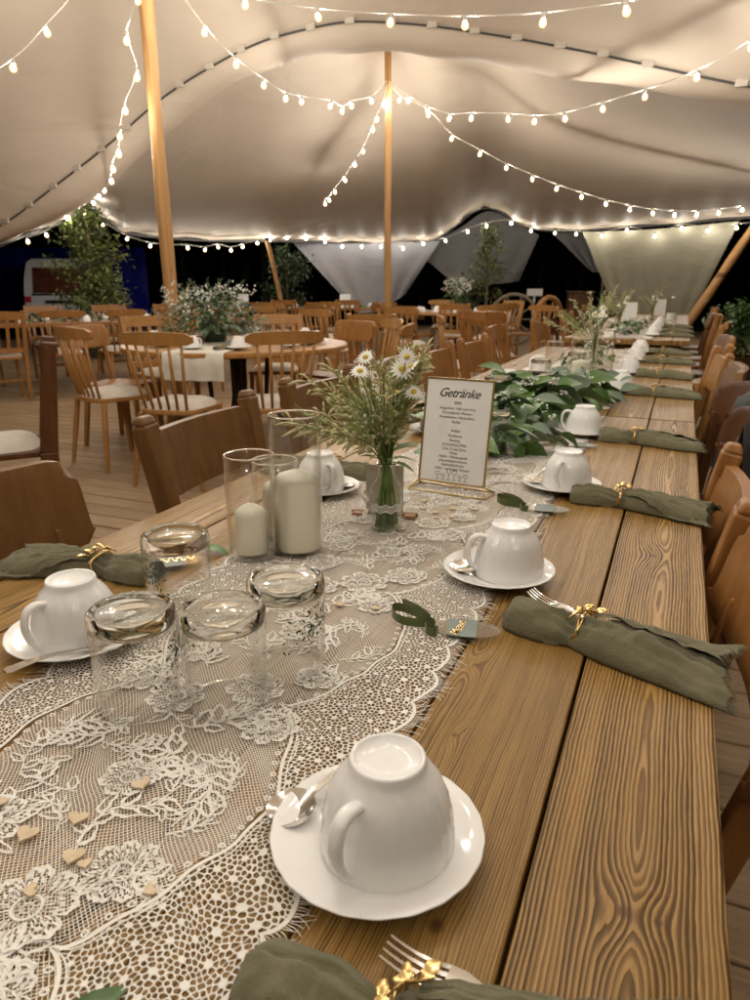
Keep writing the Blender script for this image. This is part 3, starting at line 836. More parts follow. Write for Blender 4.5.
def make_lace(L):
    net = LB(); bor = LB(); fr = LB()
    sp = .0028; seg = .010
    for sgn in (1, -1):
        c = np.arange(-.3, L+.3, sp*1.414)
        for c0 in c:
            s = np.arange(-.140, .140, seg*.7)
            P = np.column_stack([s, c0 + sgn*s])
            ok = (np.abs(s) < cord_s(P[:,1])) & (P[:,1] > 0) & (P[:,1] < L)
            if ok.sum() < 2: continue
            W = warp(P); z = zwave(W)
            d = np.gradient(W, axis=0); d /= np.linalg.norm(d, axis=1, keepdims=True)
            nm = np.stack([-d[:,1], d[:,0]], 1)*.00033
            A = np.column_stack([W-nm, z]); B = np.column_stack([W+nm, z])
            k = ok[:-1] & ok[1:]
            net.quads(A[:-1][k], A[1:][k], B[1:][k], B[:-1][k])
    cells = border_cells()
    q = random.Random(6)
    rep = int(L/PER)
    for side in (-1, 1):
        for r in range(rep):
            for sol, poly in cells:
                P = poly.copy(); P[:,1] += r*PER
                P[:,0] *= side
                c = P.mean(0)
                # rounded hole inside the cell
                m = np.roll(P, -1, 0)
                ring = np.empty((2*len(P), 2)); ring[0::2] = P; ring[1::2] = (P+m)/2
                k = .0 if sol else q.uniform(.68, .82)
                inn = c + (ring-c)*k
                if not sol:
                    rad = np.linalg.norm(inn-c, axis=1); rm = np.median(rad); inn = c + (inn-c)*(np.minimum(rad, rm*1.12)/np.maximum(rad, 1e-9))[:,None]
                O = warp(ring); I = warp(inn)
                zo = zwave(O)+.0007; zi = zwave(I)+.0003
                A = np.column_stack([O, zo]); B = np.column_stack([I, zi])
                bor.quads(A, np.roll(A, -1, 0), np.roll(B, -1, 0), B)
    def ring(cx, cy, r, w, z, n=14):
        a = np.linspace(0, 2*PI, n+1); P = warp(np.column_stack([cx + r*np.cos(a), cy + r*np.sin(a)])); bor.line(P, w, zwave(P)+z)
    for side in (-1, 1):
        tt = np.arange(0, L, .003)
        for dw, w, zz in ((0, .0034, .0010),):
            P = warp(np.column_stack([side*(edge_s(tt)+dw), tt])); bor.line(P, w, zwave(P)+zz)
        for dw, w in ((.0, .0030), (.0050, .0012)):
            P = warp(np.column_stack([side*(cord_s(tt)+dw), tt])); bor.line(P, w, zwave(P)+.0012)
        # eyelash fringe
        t = 0
        while t < L:
            t += q.uniform(.0014, .0030)
            e = float(edge_s(np.array([t]))[0]); ln = q.uniform(.008, .021); bend = q.gauss(0, .007)
            u = np.linspace(0, 1, 5)
            P = warp(np.column_stack([side*(e + ln*u), t + bend*u*u + q.gauss(0, .0015)*u]))
            fr.line(P, .0007 - .0003*u, zwave(P) + .0006*np.sin(u*3))
    tt = 0
    while tt < L:
        for side in (-1, 1):
            s = float(cord_s(np.array([tt]))[0]) - .007
            ring(side*s, tt, .0022, .0016, .0005, 7)
        tt += .013
    return net.mesh('net'), bor.mesh('scalloped_border'), fr.mesh('fringe')

def flower_mesh(seed, rad, npet):
    """a worked lace flower: ruffled petals with open ribs and an eyelet centre"""
    q = random.Random(seed); b = LB(); NA = npet*10
    ph = q.uniform(0, 6); jit = [q.uniform(.82, 1.12) for _ in range(npet)]
    js = np.array([.10, .15, .27, .33, .40, .50, .60, .70, .80, .88, .94, 1.0])
    def bnd(i):
        u = (i % 10)/10.0; k = (i//10) % npet
        j0 = jit[k]
        return rad*(.60 + .40*abs(math.sin(PI*u))**.42*j0)*(1 + .035*math.sin(PI*u*6))
    G = np.zeros((NA+1, len(js), 3))
    for i in range(NA+1):
        a = 2*PI*i/NA + ph; Rb = bnd(i)
        for j, f in enumerate(js):
            r = f*(rad*.62*(1-f) + Rb*f) if f > .33 else f*rad*.9
            ruf = .0011*math.sin(PI*((i % 10)/10.0))*f + .0004*math.sin(i*2.1)
            G[i, j] = (r*math.cos(a), r*math.sin(a), .0020 + ruf)
    for i in range(NA):
        for j in range(len(js)-1):
            u = i % 10
            if j == 1 and (i % 8) in (1, 2, 3, 4, 5, 6): continue          # eyelets round the centre
            if j in (3, 4, 5, 6) and u in (2, 4, 7): continue                    # open ribs in each petal
            if j in (8,) and u in (1, 3, 5, 6, 8) : continue
            if j in (5, 6, 7, 8) and u in (0, 9) : continue                # gaps between petals
            if 2 < j < 10 and (i + 2*j) % 3 == 0: continue                   # open clothwork
            b.quads(G[i:i+1, j], G[i+1:i+2, j], G[i+1:i+2, j+1], G[i:i+1, j+1])
    rim = G[:, -1]; b.line(rim[:, :2], .0013, .0031)
    th = np.linspace(0, 2*PI, 18)
    b.line(np.column_stack([rad*.29*np.cos(th), rad*.29*np.sin(th)]), rad*.05, .0029)
    return b.mesh('flower_motif')
def sprig_mesh(seed, ln):
    """a curling stem with filled leaves"""
    q = random.Random(seed); b = LB(); z = .0019
    u = np.linspace(0, 1, 20); bend = q.uniform(.25, .5)*ln*q.choice((-1, 1))
    P = np.column_stack([ln*u, bend*np.sin(u*PI*q.uniform(.8, 1.4))])
    b.line(P, .0014, z)
    for k in range(9):
        i = 1 + k*2 + q.randint(0, 1); side = 1 if k % 2 else -1
        i = min(i, 18)
        d = P[min(i+1, 19)] - P[i]; a = math.atan2(d[1], d[0]) + side*q.uniform(.4, 1.1)
        l = ln*q.uniform(.20, .42); w = l*q.uniform(.35, .6)
        v = np.linspace(0, 1, 9); cu = q.uniform(-.5, .5)
        cx = P[i,0] + l*v*np.cos(a + cu*v); cy = P[i,1] + l*v*np.sin(a + cu*v)
        hw = w*np.sin(v**.8*PI)**.8/2*(1 + .22*np.sin(v*17 + k)) + .0003; tx, ty = -math.sin(a), math.cos(a)
        A = np.column_stack([cx - tx*hw, cy - ty*hw, np.full(9, z+.0003)]); B = np.column_stack([cx + tx*hw, cy + ty*hw, np.full(9, z+.0003)]); C = np.column_stack([cx, cy, np.full(9, z+.0009)])
        g = np.where((v > .15) & (v < .8), .52, .05)[:,None]
        b.quads(A[:-1], A[1:], (C+(A-C)*g)[1:], (C+(A-C)*g)[:-1]); b.quads((C+(B-C)*g)[:-1], (C+(B-C)*g)[1:], B[1:], B[:-1])
    return b.mesh('leaf_sprig')
fl_me = [flower_mesh(1, .034, 8), flower_mesh(2, .029, 9), flower_mesh(3, .024, 7), flower_mesh(4, .031, 7)]
sp_me = [sprig_mesh(s, l) for s, l in ((11, .075), (12, .060), (13, .085), (14, .05))]
LACE_X = -0.392
lace_me = make_lace(2.36)
def lace_runner(label, y0, full=True):
    root = thing('lace_runner', label, 'table runner', (LACE_X, y0, .7512), 0, 'lace runners down the middle of the plank tables')
    link('net', lace_me[0], M['lace_net'], root); link('scalloped_border', lace_me[1], M['lace'], root); link('fringe', lace_me[2], M['lace'], root)
    n = int(2.36/PER)
    q = random.Random(3)
    for i in range(n):
        t = i*PER
        # sprays of flowers cross the runner where two medallions meet, leaf sprigs fill them
        for (s, dt, k) in ((.030, .016, 0), (-.036, -.026, 0), (.078, .058, 1), (-.088, -.012, 2), (-.062, .060, 1), (.075, -.040, 2), (.012, .145, 2)):
            if 0 < t+dt < 2.34:
                link('flower_motif', fl_me[k if i % 2 else (3, 2, 1)[k]], M['lace'], root, (s + q.uniform(-.006,.006), t+dt + q.uniform(-.006,.006), q.uniform(0, .0004)), (0, 0, q.uniform(0, 6)))
        if not full and i > 3: continue
        for (s, dt, k, a) in ((.02, .06, 0, 1.2), (-.02, .11, 1, 2.4), (.045, .12, 2, 2.0), (-.06, .17, 3, .6), (.06, .19, 1, 3.6), (.0, .20, 3, 4.4), (-.075, .11, 1, 1.4), (.085, .10, 3, 1.2), (-.02, .235, 2, .3), (.03, .17, 0, 5.2), (-.045, .03, 2, 2.9), (.055, .035, 1, .4), (.0, .07, 3, 3.0), (-.09, .14, 0, 1.0), (.09, .155, 3, 2.4), (.02, .255, 1, 5.8), (-.05, .215, 0, 4.0)):
            if t+dt < 2.3:
                link('leaf_sprig', sp_me[k], M['lace'], root, (s + q.uniform(-.008,.008), t+dt, q.uniform(0, .0003)), (0, 0, a + q.uniform(-.5,.5)))
    return root
lace_runner('ivory lace runner with flower medallions along the foreground table', -.05)
lace_runner('ivory lace runner under the candle on the second table', 2.45, False)
lace_runner('ivory lace runner on the third table under the white menu card', 5.95, False)

# ------------------------------------------------------------------ cups, saucers, spoons
TZ = 0.7508
CUP_H = .075
cup_out = [(.0440,.0),(.0478,.0006),(.0492,.003),(.0489,.009),(.0480,.018),(.0466,.028),(.0445,.038),(.0416,.047),(.0378,.055),(.0332,.0615),(.0295,.066),(.0276,.0695),(.0272,.0735),(.0262,.0750),(.0248,.0750),(.0236,.0738),(.0227,.0722),(.012,.0712),(.0004,.0709)]
cup_in = [(.0440,.0),(.0462,.006),(.0455,.02),(.0425,.038),(.035,.054),(.025,.062),(.0004,.064)]
def flute(r, z, a):
    w = max(0, min(1, (z-.004)/.02))*max(0, min(1, (.066-z)/.012))
    return r*(1 + .058*w*(abs(math.cos(8*(a + z*20)))**.8 - .6))
cupM = MB().lathe(cup_out, 120, fn=flute).lathe(cup_in[::-1], 48).mesh('body', smooth=True, weld=1e-5)
hp = crv([(.0350,0,.0565),(.046,0,.0595),(.0555,0,.0560),(.0605,0,.045),(.0605,0,.032),(.0560,0,.0185),(.0475,0,.0105)], 5)
hm = MB()
rows = []
for i, p in enumerate(hp):
    d = (hp[min(i+1, len(hp)-1)] - hp[max(i-1, 0)]).normalized(); nx = Vector((d.z, 0, -d.x))
    row = []
    for k in range(11):
        a = 2*PI*k/10
        row.append(tuple(p + nx*(.0036*math.cos(a)) + Vector((0, .0062*math.sin(a), 0))))
    rows.append(row)
handleM = hm.grid(rows).mesh('handle', smooth=True, weld=1e-6)
sau_prof = [(.0004,.0022),(.018,.0020),(.0195,.0),(.0245,.0),(.0265,.0022),(.04,.0048),(.055,.0084),(.068,.0126),(.0765,.0158),(.0782,.0168),(.0780,.0178),(.0765,.0178),(.066,.0143),(.054,.0106),(.044,.0084),(.034,.0070),(.0275,.0066),(.025,.0060),(.0004,.0058)]
def sflute(r, z, a):
    w = max(0, min(1, (r-.045)/.02))
    return r*(1 + .0035*w*math.cos(22*(a + r*9)))
sauM = MB().lathe(sau_prof, 110, fn=sflute).mesh('saucer', smooth=True, weld=1e-5)
def spoon_mesh():
    mb = MB(); rows = []
    L = .125
    for i in range(31):
        s = i/30; x = L*s
        if s < .30:
            w = .0135*math.sin(PI*(s/.30)**.85*.94+.06)**.6 + .0012; dip = -.006*math.sin(PI*min(1, s/.29))
        else:
            w = .0022 + .0030*max(0, (s-.42)/.58)**1.3; dip = .004*math.sin(PI*(s-.30)/.7)
        if s > .985: w *= .6
        row = []
        for k in range(9):
            u = -1 + k/4
            curve = dip*(1-u*u) if s < .30 else dip
            row.append((x, w*u, .008 + curve + .008*s))
        rows.append(row)
    mb.grid(rows)
    bot = [[(x, y, z-.0013) for x, y, z in r] for r in rows]
    mb.grid(bot[::-1])
    for a in (0, -1):   # side walls
        mb.grid([[r[a] for r in rows], [r[a] for r in bot]])
    return mb.mesh('spoon', smooth=True)
spoonM = spoon_mesh()
def setting_cup(where, sx, sy, cx=0.0, cy=0.0, hang=0.0, spoon=None, z=TZ, big=True):
    s = link('saucer', sauM, M['porcelain'], None, (sx, sy, z+.0008), (0, 0, rnd.uniform(0, 6)))
    tag(s, 'white saucer under the cup ' + where, 'saucer', 'white saucers')
    c = thing('coffee_cup', 'upturned white fluted cup ' + where, 'cup', (sx+cx, sy+cy, z+.0082), hang, 'upturned white coffee cups')
    link('body', cupM, M['porcelain'], c); link('handle', handleM, M['porcelain'], c)
    if spoon:
        px, py, a, ss = spoon
        o = link('teaspoon', spoonM, M['steel'], None, (sx+px, sy+py, z+.0085), (0, -.05, a)); o.scale = (ss, ss*1.25, ss)
        tag(o, 'steel teaspoon beside the cup ' + where, 'spoon', 'steel teaspoons')
# right-hand row
setting_cup('nearest the camera at the foreground fork', -.163, .388, .008, .0, R(258), (-.077, -.022, R(64), 1.02))
setting_cup('beside the oval name tag with the tied ribbon', -.199, .918, .014, .002, R(212), (-.044, -.038, R(100), 1.0))
setting_cup('right behind the second oval name tag', -.187, 1.41, .010, .0, R(257), (-.060, -.022, R(75), 1.0))
setting_cup('in front of the leafy garland', -.215, 1.985, .0, .0, R(190))
setting_cup('at the right end of the garland', -.192, 2.90, .0, .0, R(200))
setting_cup('second on the right of the second table', -.200, 3.50, .0, .0, R(230))
setting_cup('third on the second table in the right row', -.205, 4.12, .0, .0, R(230))
setting_cup('last in the right row of the second table', -.21, 4.62, .0, .0, R(230))
# left-hand row
setting_cup('at the left edge in front of the rolled napkin', -.607, .542, .004, -.004, R(262), (.064, .000, R(-108.5), 1.0))
setting_cup('behind the tall glass with the big candle', -.628, 1.20, .0, .0, R(325), (.050, .035, R(-100), 1.0))
setting_cup('behind the menu card on the left side', -.60, 1.86, .0, .0, R(40))
setting_cup('on the left side behind the garland', -.60, 2.75, .0, .0, R(40))
setting_cup('on the left side of the second table', -.60, 3.40, .0, .0, R(40))
for i, yy in enumerate((6.25, 6.9, 7.6, 8.2)):
    setting_cup('%s in the right row of the third table' % ('first','second','third','fourth')[i], -.20, yy, 0, 0, rnd.uniform(0, 6))

# ------------------------------------------------------------------ napkins with rings and forks
from mathutils import noise as mnoise
def fbm(x, y, z, o=3):
    v = 0; a = 1
    for _ in range(o):
        v += a*mnoise.noise(Vector((x, y, z))); x *= 2.1; y *= 2.1; z *= 2.1; a *= .5
    return v
def napkin_mesh(seed, L=.255, wide=.062):
    """a gauze napkin rolled through a ring: blunt rolled end, pinch, crumpled flared end"""
    q = random.Random(seed); ph = [q.uniform(0, 6) for _ in range(8)]; sd = seed*7.3
    mb = MB(); rows = []
    nt, na = 84, 72
    T = [0, .03, .10, .20, .30, .345, .39, .50, .65, .82, 1]
    def wid(t): return float(np.interp(t, T, [.023, .0275, .0305, .030, .0235, .0190, .0240, .034, .042, .050, wide*.95]))
    def hgt(t): return float(np.interp(t, T, [.026, .031, .034, .033, .027, .0215, .029, .033, .030, .025, .018]))
    for i in range(nt+1):
        t = i/nt; w = wid(t); h = hgt(t); row = []
        spread = min(1, max(0, (t-.36)/.4)); pinch = math.exp(-((t-.345)/.12)**2)
        for k in range(na+1):
            a = 2*PI*k/na; s = math.sin(a); yy = math.cos(a); y = w*yy
            z = h*(max(s, 0)**.75) if s > 0 else h*.06*s
            x = L*t
            if s > 0:
                # creases radiate from the ring, soft crumples everywhere
                z += s*.0060*spread*fbm(t*2.2+sd, yy*4.2*(1.3-t*.5), 1.0, 2)
                z += s*.0036*pinch*math.sin(12*yy + ph[2] + 9*t)
                z += s*.0055*fbm(x*38+sd, y*38, 5.0)
                c0 = .42 - .55*t + .12*math.sin(4*t+ph[0])
                z -= .0085*s*math.exp(-((yy-c0)/.085)**2)*(.5+.5*spread)
                z += .0050*s*math.exp(-((yy-c0+.24)/.15)**2)*(.5+.5*spread)
            if t > .86: x += (t-.86)*7*(.012*fbm(yy*2.2+sd, 3, s) - .020*yy)
            y2 = y + .006*math.sin(3.3*t + ph[6]) + .004*fbm(x*30+sd, a*1.2, 9)*abs(s)
            row.append((x, y2, max(z, .0006 if s > -.5 else .0003)))
        rows.append(row)
    mb.grid(rows)
    # rolled layers inside the blunt end
    for lay, (f, dx) in enumerate(((.74, .005), (.46, .002))):
        inner = []
        for i in range(8):
            t = i*.03
            inner.append([(L*t + dx, f*wid(t)*math.cos(a) + .003*(lay+1), .0008 + hgt(t)*.08*(lay+1) + f*hgt(t)*.92*max(0, math.sin(a))**.8 + .0015*fbm(a*2, t*9, sd)) for a in np.linspace(0, 2*PI, 30)])
        mb.grid(inner)
    # the loose corner of cloth lying over the flared end
    fl = []
    for i in range(31):
        s = i/30; row = []
        for k in range(25):
            u = k/24; t = .42 + .58*s; w = wid(t)
            x = L*t + .012*s*fbm(u*2+sd, 1, 4)
            y = w*(.10 + (.92 + .38*s)*u*(.62+.45*s)) + .003*fbm(s*5+sd, u*2, 2)
            r_ = min(1, y/(w*1.02))
            z = hgt(t)*math.sqrt(max(0, 1-r_*r_))**.9 + .0045 + .0045*fbm(s*7+sd, u*6, 6)*(1-.4*u)
            row.append((x, y, max(.0012 + .003*abs(fbm(s*9, u*3, sd)), z)))
        fl.append(row)
    mb.grid(fl)
    me = mb.mesh('cloth', smooth=True, weld=1e-6)
    fr = MB()
    def thread(p, dx, dy):
        fr.tube([p, (p[0]+dx*.5, p[1]+dy*.5, max(.001, p[2]*.9)), (p[0]+dx, p[1]+dy, max(.0007, p[2]*.7))], [.0005, .00042, .0003], 3, cap=False)
    for rr in (rows[-1], fl[-1]):
        for p0, p1 in zip(rr[:-1], rr[1:]):
            n = max(1, int(math.dist(p0, p1)/.0006))
            for _ in range(min(n, 9)):
                u = q.random(); p = [a+(b-a)*u for a, b in zip(p0, p1)]
                thread((p[0]-.001, p[1], p[2]), q.uniform(.002, .009), q.gauss(0, .002))
    for r0, r1 in zip(fl[8:-1], fl[9:]):
        for _ in range(6):
            u = q.random(); p = [a+(b-a)*u for a, b in zip(r0[-1], r1[-1])]
            thread(p, q.gauss(.0005, .0015), q.uniform(.001, .005))
    return me, fr.mesh('frayed_edge')
napM = [napkin_mesh(s, L, w) for s, L, w in ((1, .240, .066), (2, .24, .054), (5, .24, .050))]
def ring_mesh():
    band = MB(); leaf = MB()
    pts = []
    for k in range(25):
        a = 2*PI*k/24
        pts.append((.0025*math.sin(a*3), .0225*math.cos(a), .0130 + .0135*math.sin(a)))
    band.tube(pts, .0014, 6, cap=False)
    pts2 = [(p[0]+.0045*math.cos(i*.9)*.4+.003, p[1]*1.01, p[2]*1.005) for i, p in enumerate(pts)]
    band.tube(pts2, .0010, 5, cap=False)
    q = random.Random(4)
    stem = [Vector((-.010 + .022*s, -.016 + .030*s, .0245 + .006*math.sin(PI*s))) for s in np.linspace(0, 1, 8)]
    leaf.tube(stem, .0012, 5)
    for k in range(7):
        p = stem[1 + k] if k < 7 else stem[-1]
        d = Vector((.4 + .6*math.cos(k*2.4), .7 + .5*math.sin(k*2.2), .35)).normalized() if k < 6 else Vector((.5, .8, .2)).normalized()
        side = d.cross(Vector((0, 0, 1))).normalized(); up = side.cross(d)
        l = q.uniform(.009, .013); w = l*.30
        rows = []
        for i in range(6):
            s = i/5; hw = w*math.sin(PI*(s*.9+.05))**.8
            c = p + d*(l*s) + up*(.002*math.sin(PI*s))
            rows.append([tuple(c - side*hw + up*.0006), tuple(c - up*.0006), tuple(c + side*hw + up*.0006)])
        leaf.grid(rows)
        leaf.grid([[(x, y, z-.0007) for x, y, z in r] for r in rows[::-1]])
    return band.mesh('band', smooth=True), leaf.mesh('leaf_sprig', smooth=True)
ringB, ringL = ring_mesh()
def fork_mesh():
    mb = MB(); L = .19; T = .0016
    def slab(rows):
        mb.grid(rows); mb.grid([[(x,y,z-T) for x,y,z in r] for r in rows[::-1]])
        for a in (0, -1): mb.grid([[r[a] for r in rows], [(r[a][0], r[a][1], r[a][2]-T) for r in rows]])
    rows = []
    for i in range(25):
        s = i/24; x = .045 + (L-.045)*s
        w = float(np.interp(s, [0, .08, .18, .26, .6, .95, 1], [.0118, .0112, .006, .0032, .0042, .0075, .005]))
        z = .006 + .003*math.sin(PI*min(1, s*1.0))
        rows.append([(x, w*u, z + .0006*(1-u*u)) for u in (-1, -.5, 0, .5, 1)])
    slab(rows)
    for k in range(4):
        yc = -.0098 + k*.00653
        rows = []
        for i in range(9):
            s = i/8; x = .047 - .047*s; w = .0020*(1 - .55*s); z = .006 + .004*s**2 - .003*math.sin(PI*s)
            rows.append([(x, yc*(1-.06*s) + w*u, z) for u in (-1, 0, 1)])
        slab(rows)
    return mb.mesh('fork', smooth=0.9)
forkM = fork_mesh()
def napkin(where, x, y, rot, k=1, fork=True, ring=True, z=TZ, fork_off=(.045, .020, 0.02), flip=1, sc=1.0, fork_at=None):
    n = thing('linen_napkin', 'olive linen napkin ' + where, 'napkin', (x, y, z), rot, 'rolled olive napkins')
    n.scale = (sc, sc*flip, sc)
    link('cloth', napM[k][0], M['linen'], n); link('frayed_edge', napM[k][1], M['linen'], n)
    c, s = math.cos(rot), math.sin(rot)
    if ring:
        r = thing('napkin_ring', 'gold twig ring on the napkin ' + where, 'napkin ring', (x + c*.345*.255*sc, y + s*.345*.255*sc, z), rot, 'gold leaf napkin rings')
        r.scale = (sc*1.1, sc*1.1, sc*1.28)
        link('band', ringB, M['gold'], r); link('leaf_sprig', ringL, M['gold'], r)
    if fork:
        fx, fy, fa = fork_off
        f = link('fork', forkM, M['steel'], None, (x + c*fx - s*fy, y + s*fx + c*fy, z+.001), (0, 0, rot+fa))
        if fork_at: f.location = (fork_at[0], fork_at[1], z + (fork_at[3] if len(fork_at) > 3 else .0015)); f.rotation_euler = (0, fork_at[4] if len(fork_at) > 4 else 0, fork_at[2]); f.scale = (.9, .85, .9)
        tag(f, 'steel fork in the napkin ' + where, 'fork', 'forks rolled in the napkins')
napkin('beside the oval tag, flared at the table edge', -.152, .796, R(-14), 0, fork_at=(-.136, .815, R(-22), .027, .13))
napkin('by the third cup on the right', -.158, 1.345, R(-1), 1, fork_off=(.05, .0, 0), flip=-1)
napkin('just before the joint of the plank tables', -.168, 1.945, R(-4), 2, fork_off=(.06, 0, 0))
napkin('first on the second table, past the joint', -.155, 2.86, R(-6), 1, fork_off=(.06, 0, 0))
napkin('second on the right side of the second table', -.162, 3.46, R(-6), 2, fork_off=(.06, 0, 0), flip=-1)
napkin('third on the right side of the second table', -.168, 4.1, R(-4), 1, fork_off=(.06, 0, 0))
napkin('last on the right side of the second table', -.175, 4.66, R(-3), 2, fork_off=(.06, 0, 0))
napkin('at the very bottom of the picture', -.190, .259, R(3), 1, fork_at=(-.124, .308, R(-5)))
napkin('at the left table edge behind the left cup', -.640, .715, R(184), 1, fork=False, sc=.98)
napkin('behind the cup by the tall candle', -.575, 1.335, R(175), 2, fork=False)
napkin('on the left beyond the menu card', -.61, 2.0, R(182), 1, fork=False)
for i, yy in enumerate((6.3, 6.95, 7.65)):
    napkin('%s on the right side of the third table' % ('first','second','third')[i], -.15, yy, R(-4), 1 + i % 2, fork=False)

# ------------------------------------------------------------------ upturned tumblers
tumW = MB().lathe([(.0385,.0),(.0395,.0008),(.0402,.02),(.0410,.06),(.0418,.086),(.0400,.090)], 48).lathe([(.0372,.0008),(.0385,.0)], 48).lathe([(.0385,.085),(.0388,.06),(.0380,.02),(.0372,.0008)], 48).mesh('wall', smooth=True, weld=1e-6)
tumB = MB().lathe([(.0004,.0872),(.025,.0868),(.0360,.0850),(.0400,.0862),(.0416,.0900),(.0414,.0975),(.0402,.1020),(.0370,.1040),(.0345,.1038),(.0325,.1018),(.0300,.1006),(.0004,.0998)], 56, fn=lambda r, z, a: r*(1 + .004*math.cos(9*a+z*200))).mesh('thick_base', smooth=True, weld=1e-5)
rimM = MB().lathe([(.0378,.0002),(.0390,.0012),(.0398,.0002)], 40).mesh('rim', smooth=True)
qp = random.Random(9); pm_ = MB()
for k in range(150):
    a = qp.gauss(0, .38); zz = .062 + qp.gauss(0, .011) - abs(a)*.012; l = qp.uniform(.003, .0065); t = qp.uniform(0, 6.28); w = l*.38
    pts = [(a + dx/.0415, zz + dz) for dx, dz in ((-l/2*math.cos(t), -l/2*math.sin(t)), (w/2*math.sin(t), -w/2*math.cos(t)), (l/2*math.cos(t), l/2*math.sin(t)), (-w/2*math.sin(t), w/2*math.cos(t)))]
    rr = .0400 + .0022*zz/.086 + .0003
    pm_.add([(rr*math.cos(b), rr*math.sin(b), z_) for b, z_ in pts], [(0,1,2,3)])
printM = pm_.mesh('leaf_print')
def tumbler(where, x, y, sc=1.0, rot=0.0):
    g = thing('glass_tumbler', 'upturned clear glass tumbler ' + where, 'glass', (x, y, .7532), rot, 'upturned tumblers')
    g.scale = (sc, sc, sc)
    link('wall', tumW, M['glass'], g); link('thick_base', tumB, M['glass_solid'], g); link('rim', rimM, M['glass_solid'], g)
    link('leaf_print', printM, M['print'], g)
    return g
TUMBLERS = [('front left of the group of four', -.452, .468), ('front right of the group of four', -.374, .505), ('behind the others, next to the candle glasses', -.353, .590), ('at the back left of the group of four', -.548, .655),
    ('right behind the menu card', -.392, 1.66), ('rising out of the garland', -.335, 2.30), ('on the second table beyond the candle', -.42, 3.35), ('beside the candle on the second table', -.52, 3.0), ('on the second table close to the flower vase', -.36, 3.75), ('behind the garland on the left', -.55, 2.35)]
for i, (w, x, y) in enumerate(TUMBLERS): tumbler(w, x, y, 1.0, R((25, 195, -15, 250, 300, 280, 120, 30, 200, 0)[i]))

# ------------------------------------------------------------------ candles in glass cylinders
def cylinder_glass(where, x, y, r, h):
    g = thing('glass_cylinder', 'clear glass cylinder vase ' + where, 'vase', (x, y, .7532), 0, 'candle cylinders')
    MB().lathe([(r-.0022, h), (r-.0005, h+.0008), (r, h-.001), (r, .004), (r-.003, .0005)], 56).lathe([(r-.003,.006),(r-.0022,.012),(r-.0022,h)], 56).build('wall', M['glass'], g, smooth=True, weld=1e-6)
    MB().lathe([(.0004,.0005),(r-.0032,.0005),(r-.0032,.0058),(.0004,.0058)], 40).build('floor', M['glass'], g, smooth=0.7)
    MB().lathe([(r-.0024,h-.0006),(r-.0012,h+.0012),(r+.0002,h-.0006),(r-.0012,h-.0016),(r-.0024,h-.0006)], 56).build('rim', M['glass_solid'], g, smooth=True)
def candle(where, x, y, r, h, lean=0.0, base=.7595):
    c = thing('pillar_candle', 'ivory pillar candle ' + where, 'candle', (x, y, base), 0, 'ivory candles')
    MB().lathe([(.0004,.0),(r-.002,.0),(r,.003),(r,h-.012),(r-.0015,h-.005),(r-.006,h-.0005),(r*.45,h+.004),(.004,h+.0075),(.0004,h+.0085)], 48, fn=lambda rr, z, a: rr*(1+.004*math.sin(3*a+z*40))).build('wax_body', M['wax'], c, smooth=True, weld=1e-6)
    MB().tube([(0,0,h+.006),(.0005,.001,h+.012),(.003,.0,h+.016),(.0025+lean,.0,h+.021)], .0012, 6).build('wick', M['wick'], c, smooth=True)
cylinder_glass('holding the small candle on the left', -.565, .853, .0375, .158)
cylinder_glass('tallest of the three, holding the big candle', -.512, .898, .0390, .214)
cylinder_glass('shortest, behind the other two', -.578, .945, .0370, .128)
candle('small, in the left glass cylinder', -.565, .850, .0245, .070, .004)
candle('large, in the tall glass cylinder', -.510, .896, .0345, .117)
candle('half hidden in the glass cylinder at the back', -.572, .943, .0250, .085)
cylinder_glass('with a candle on the second table', -.345, 2.88, .042, .20)
candle('in the glass cylinder on the second table', -.345, 2.88, .036, .105)
cylinder_glass('empty, right of the candle on the second table', -.275, 3.05, .036, .22)
cylinder_glass('empty, far left on the second table', -.50, 3.2, .036, .16)

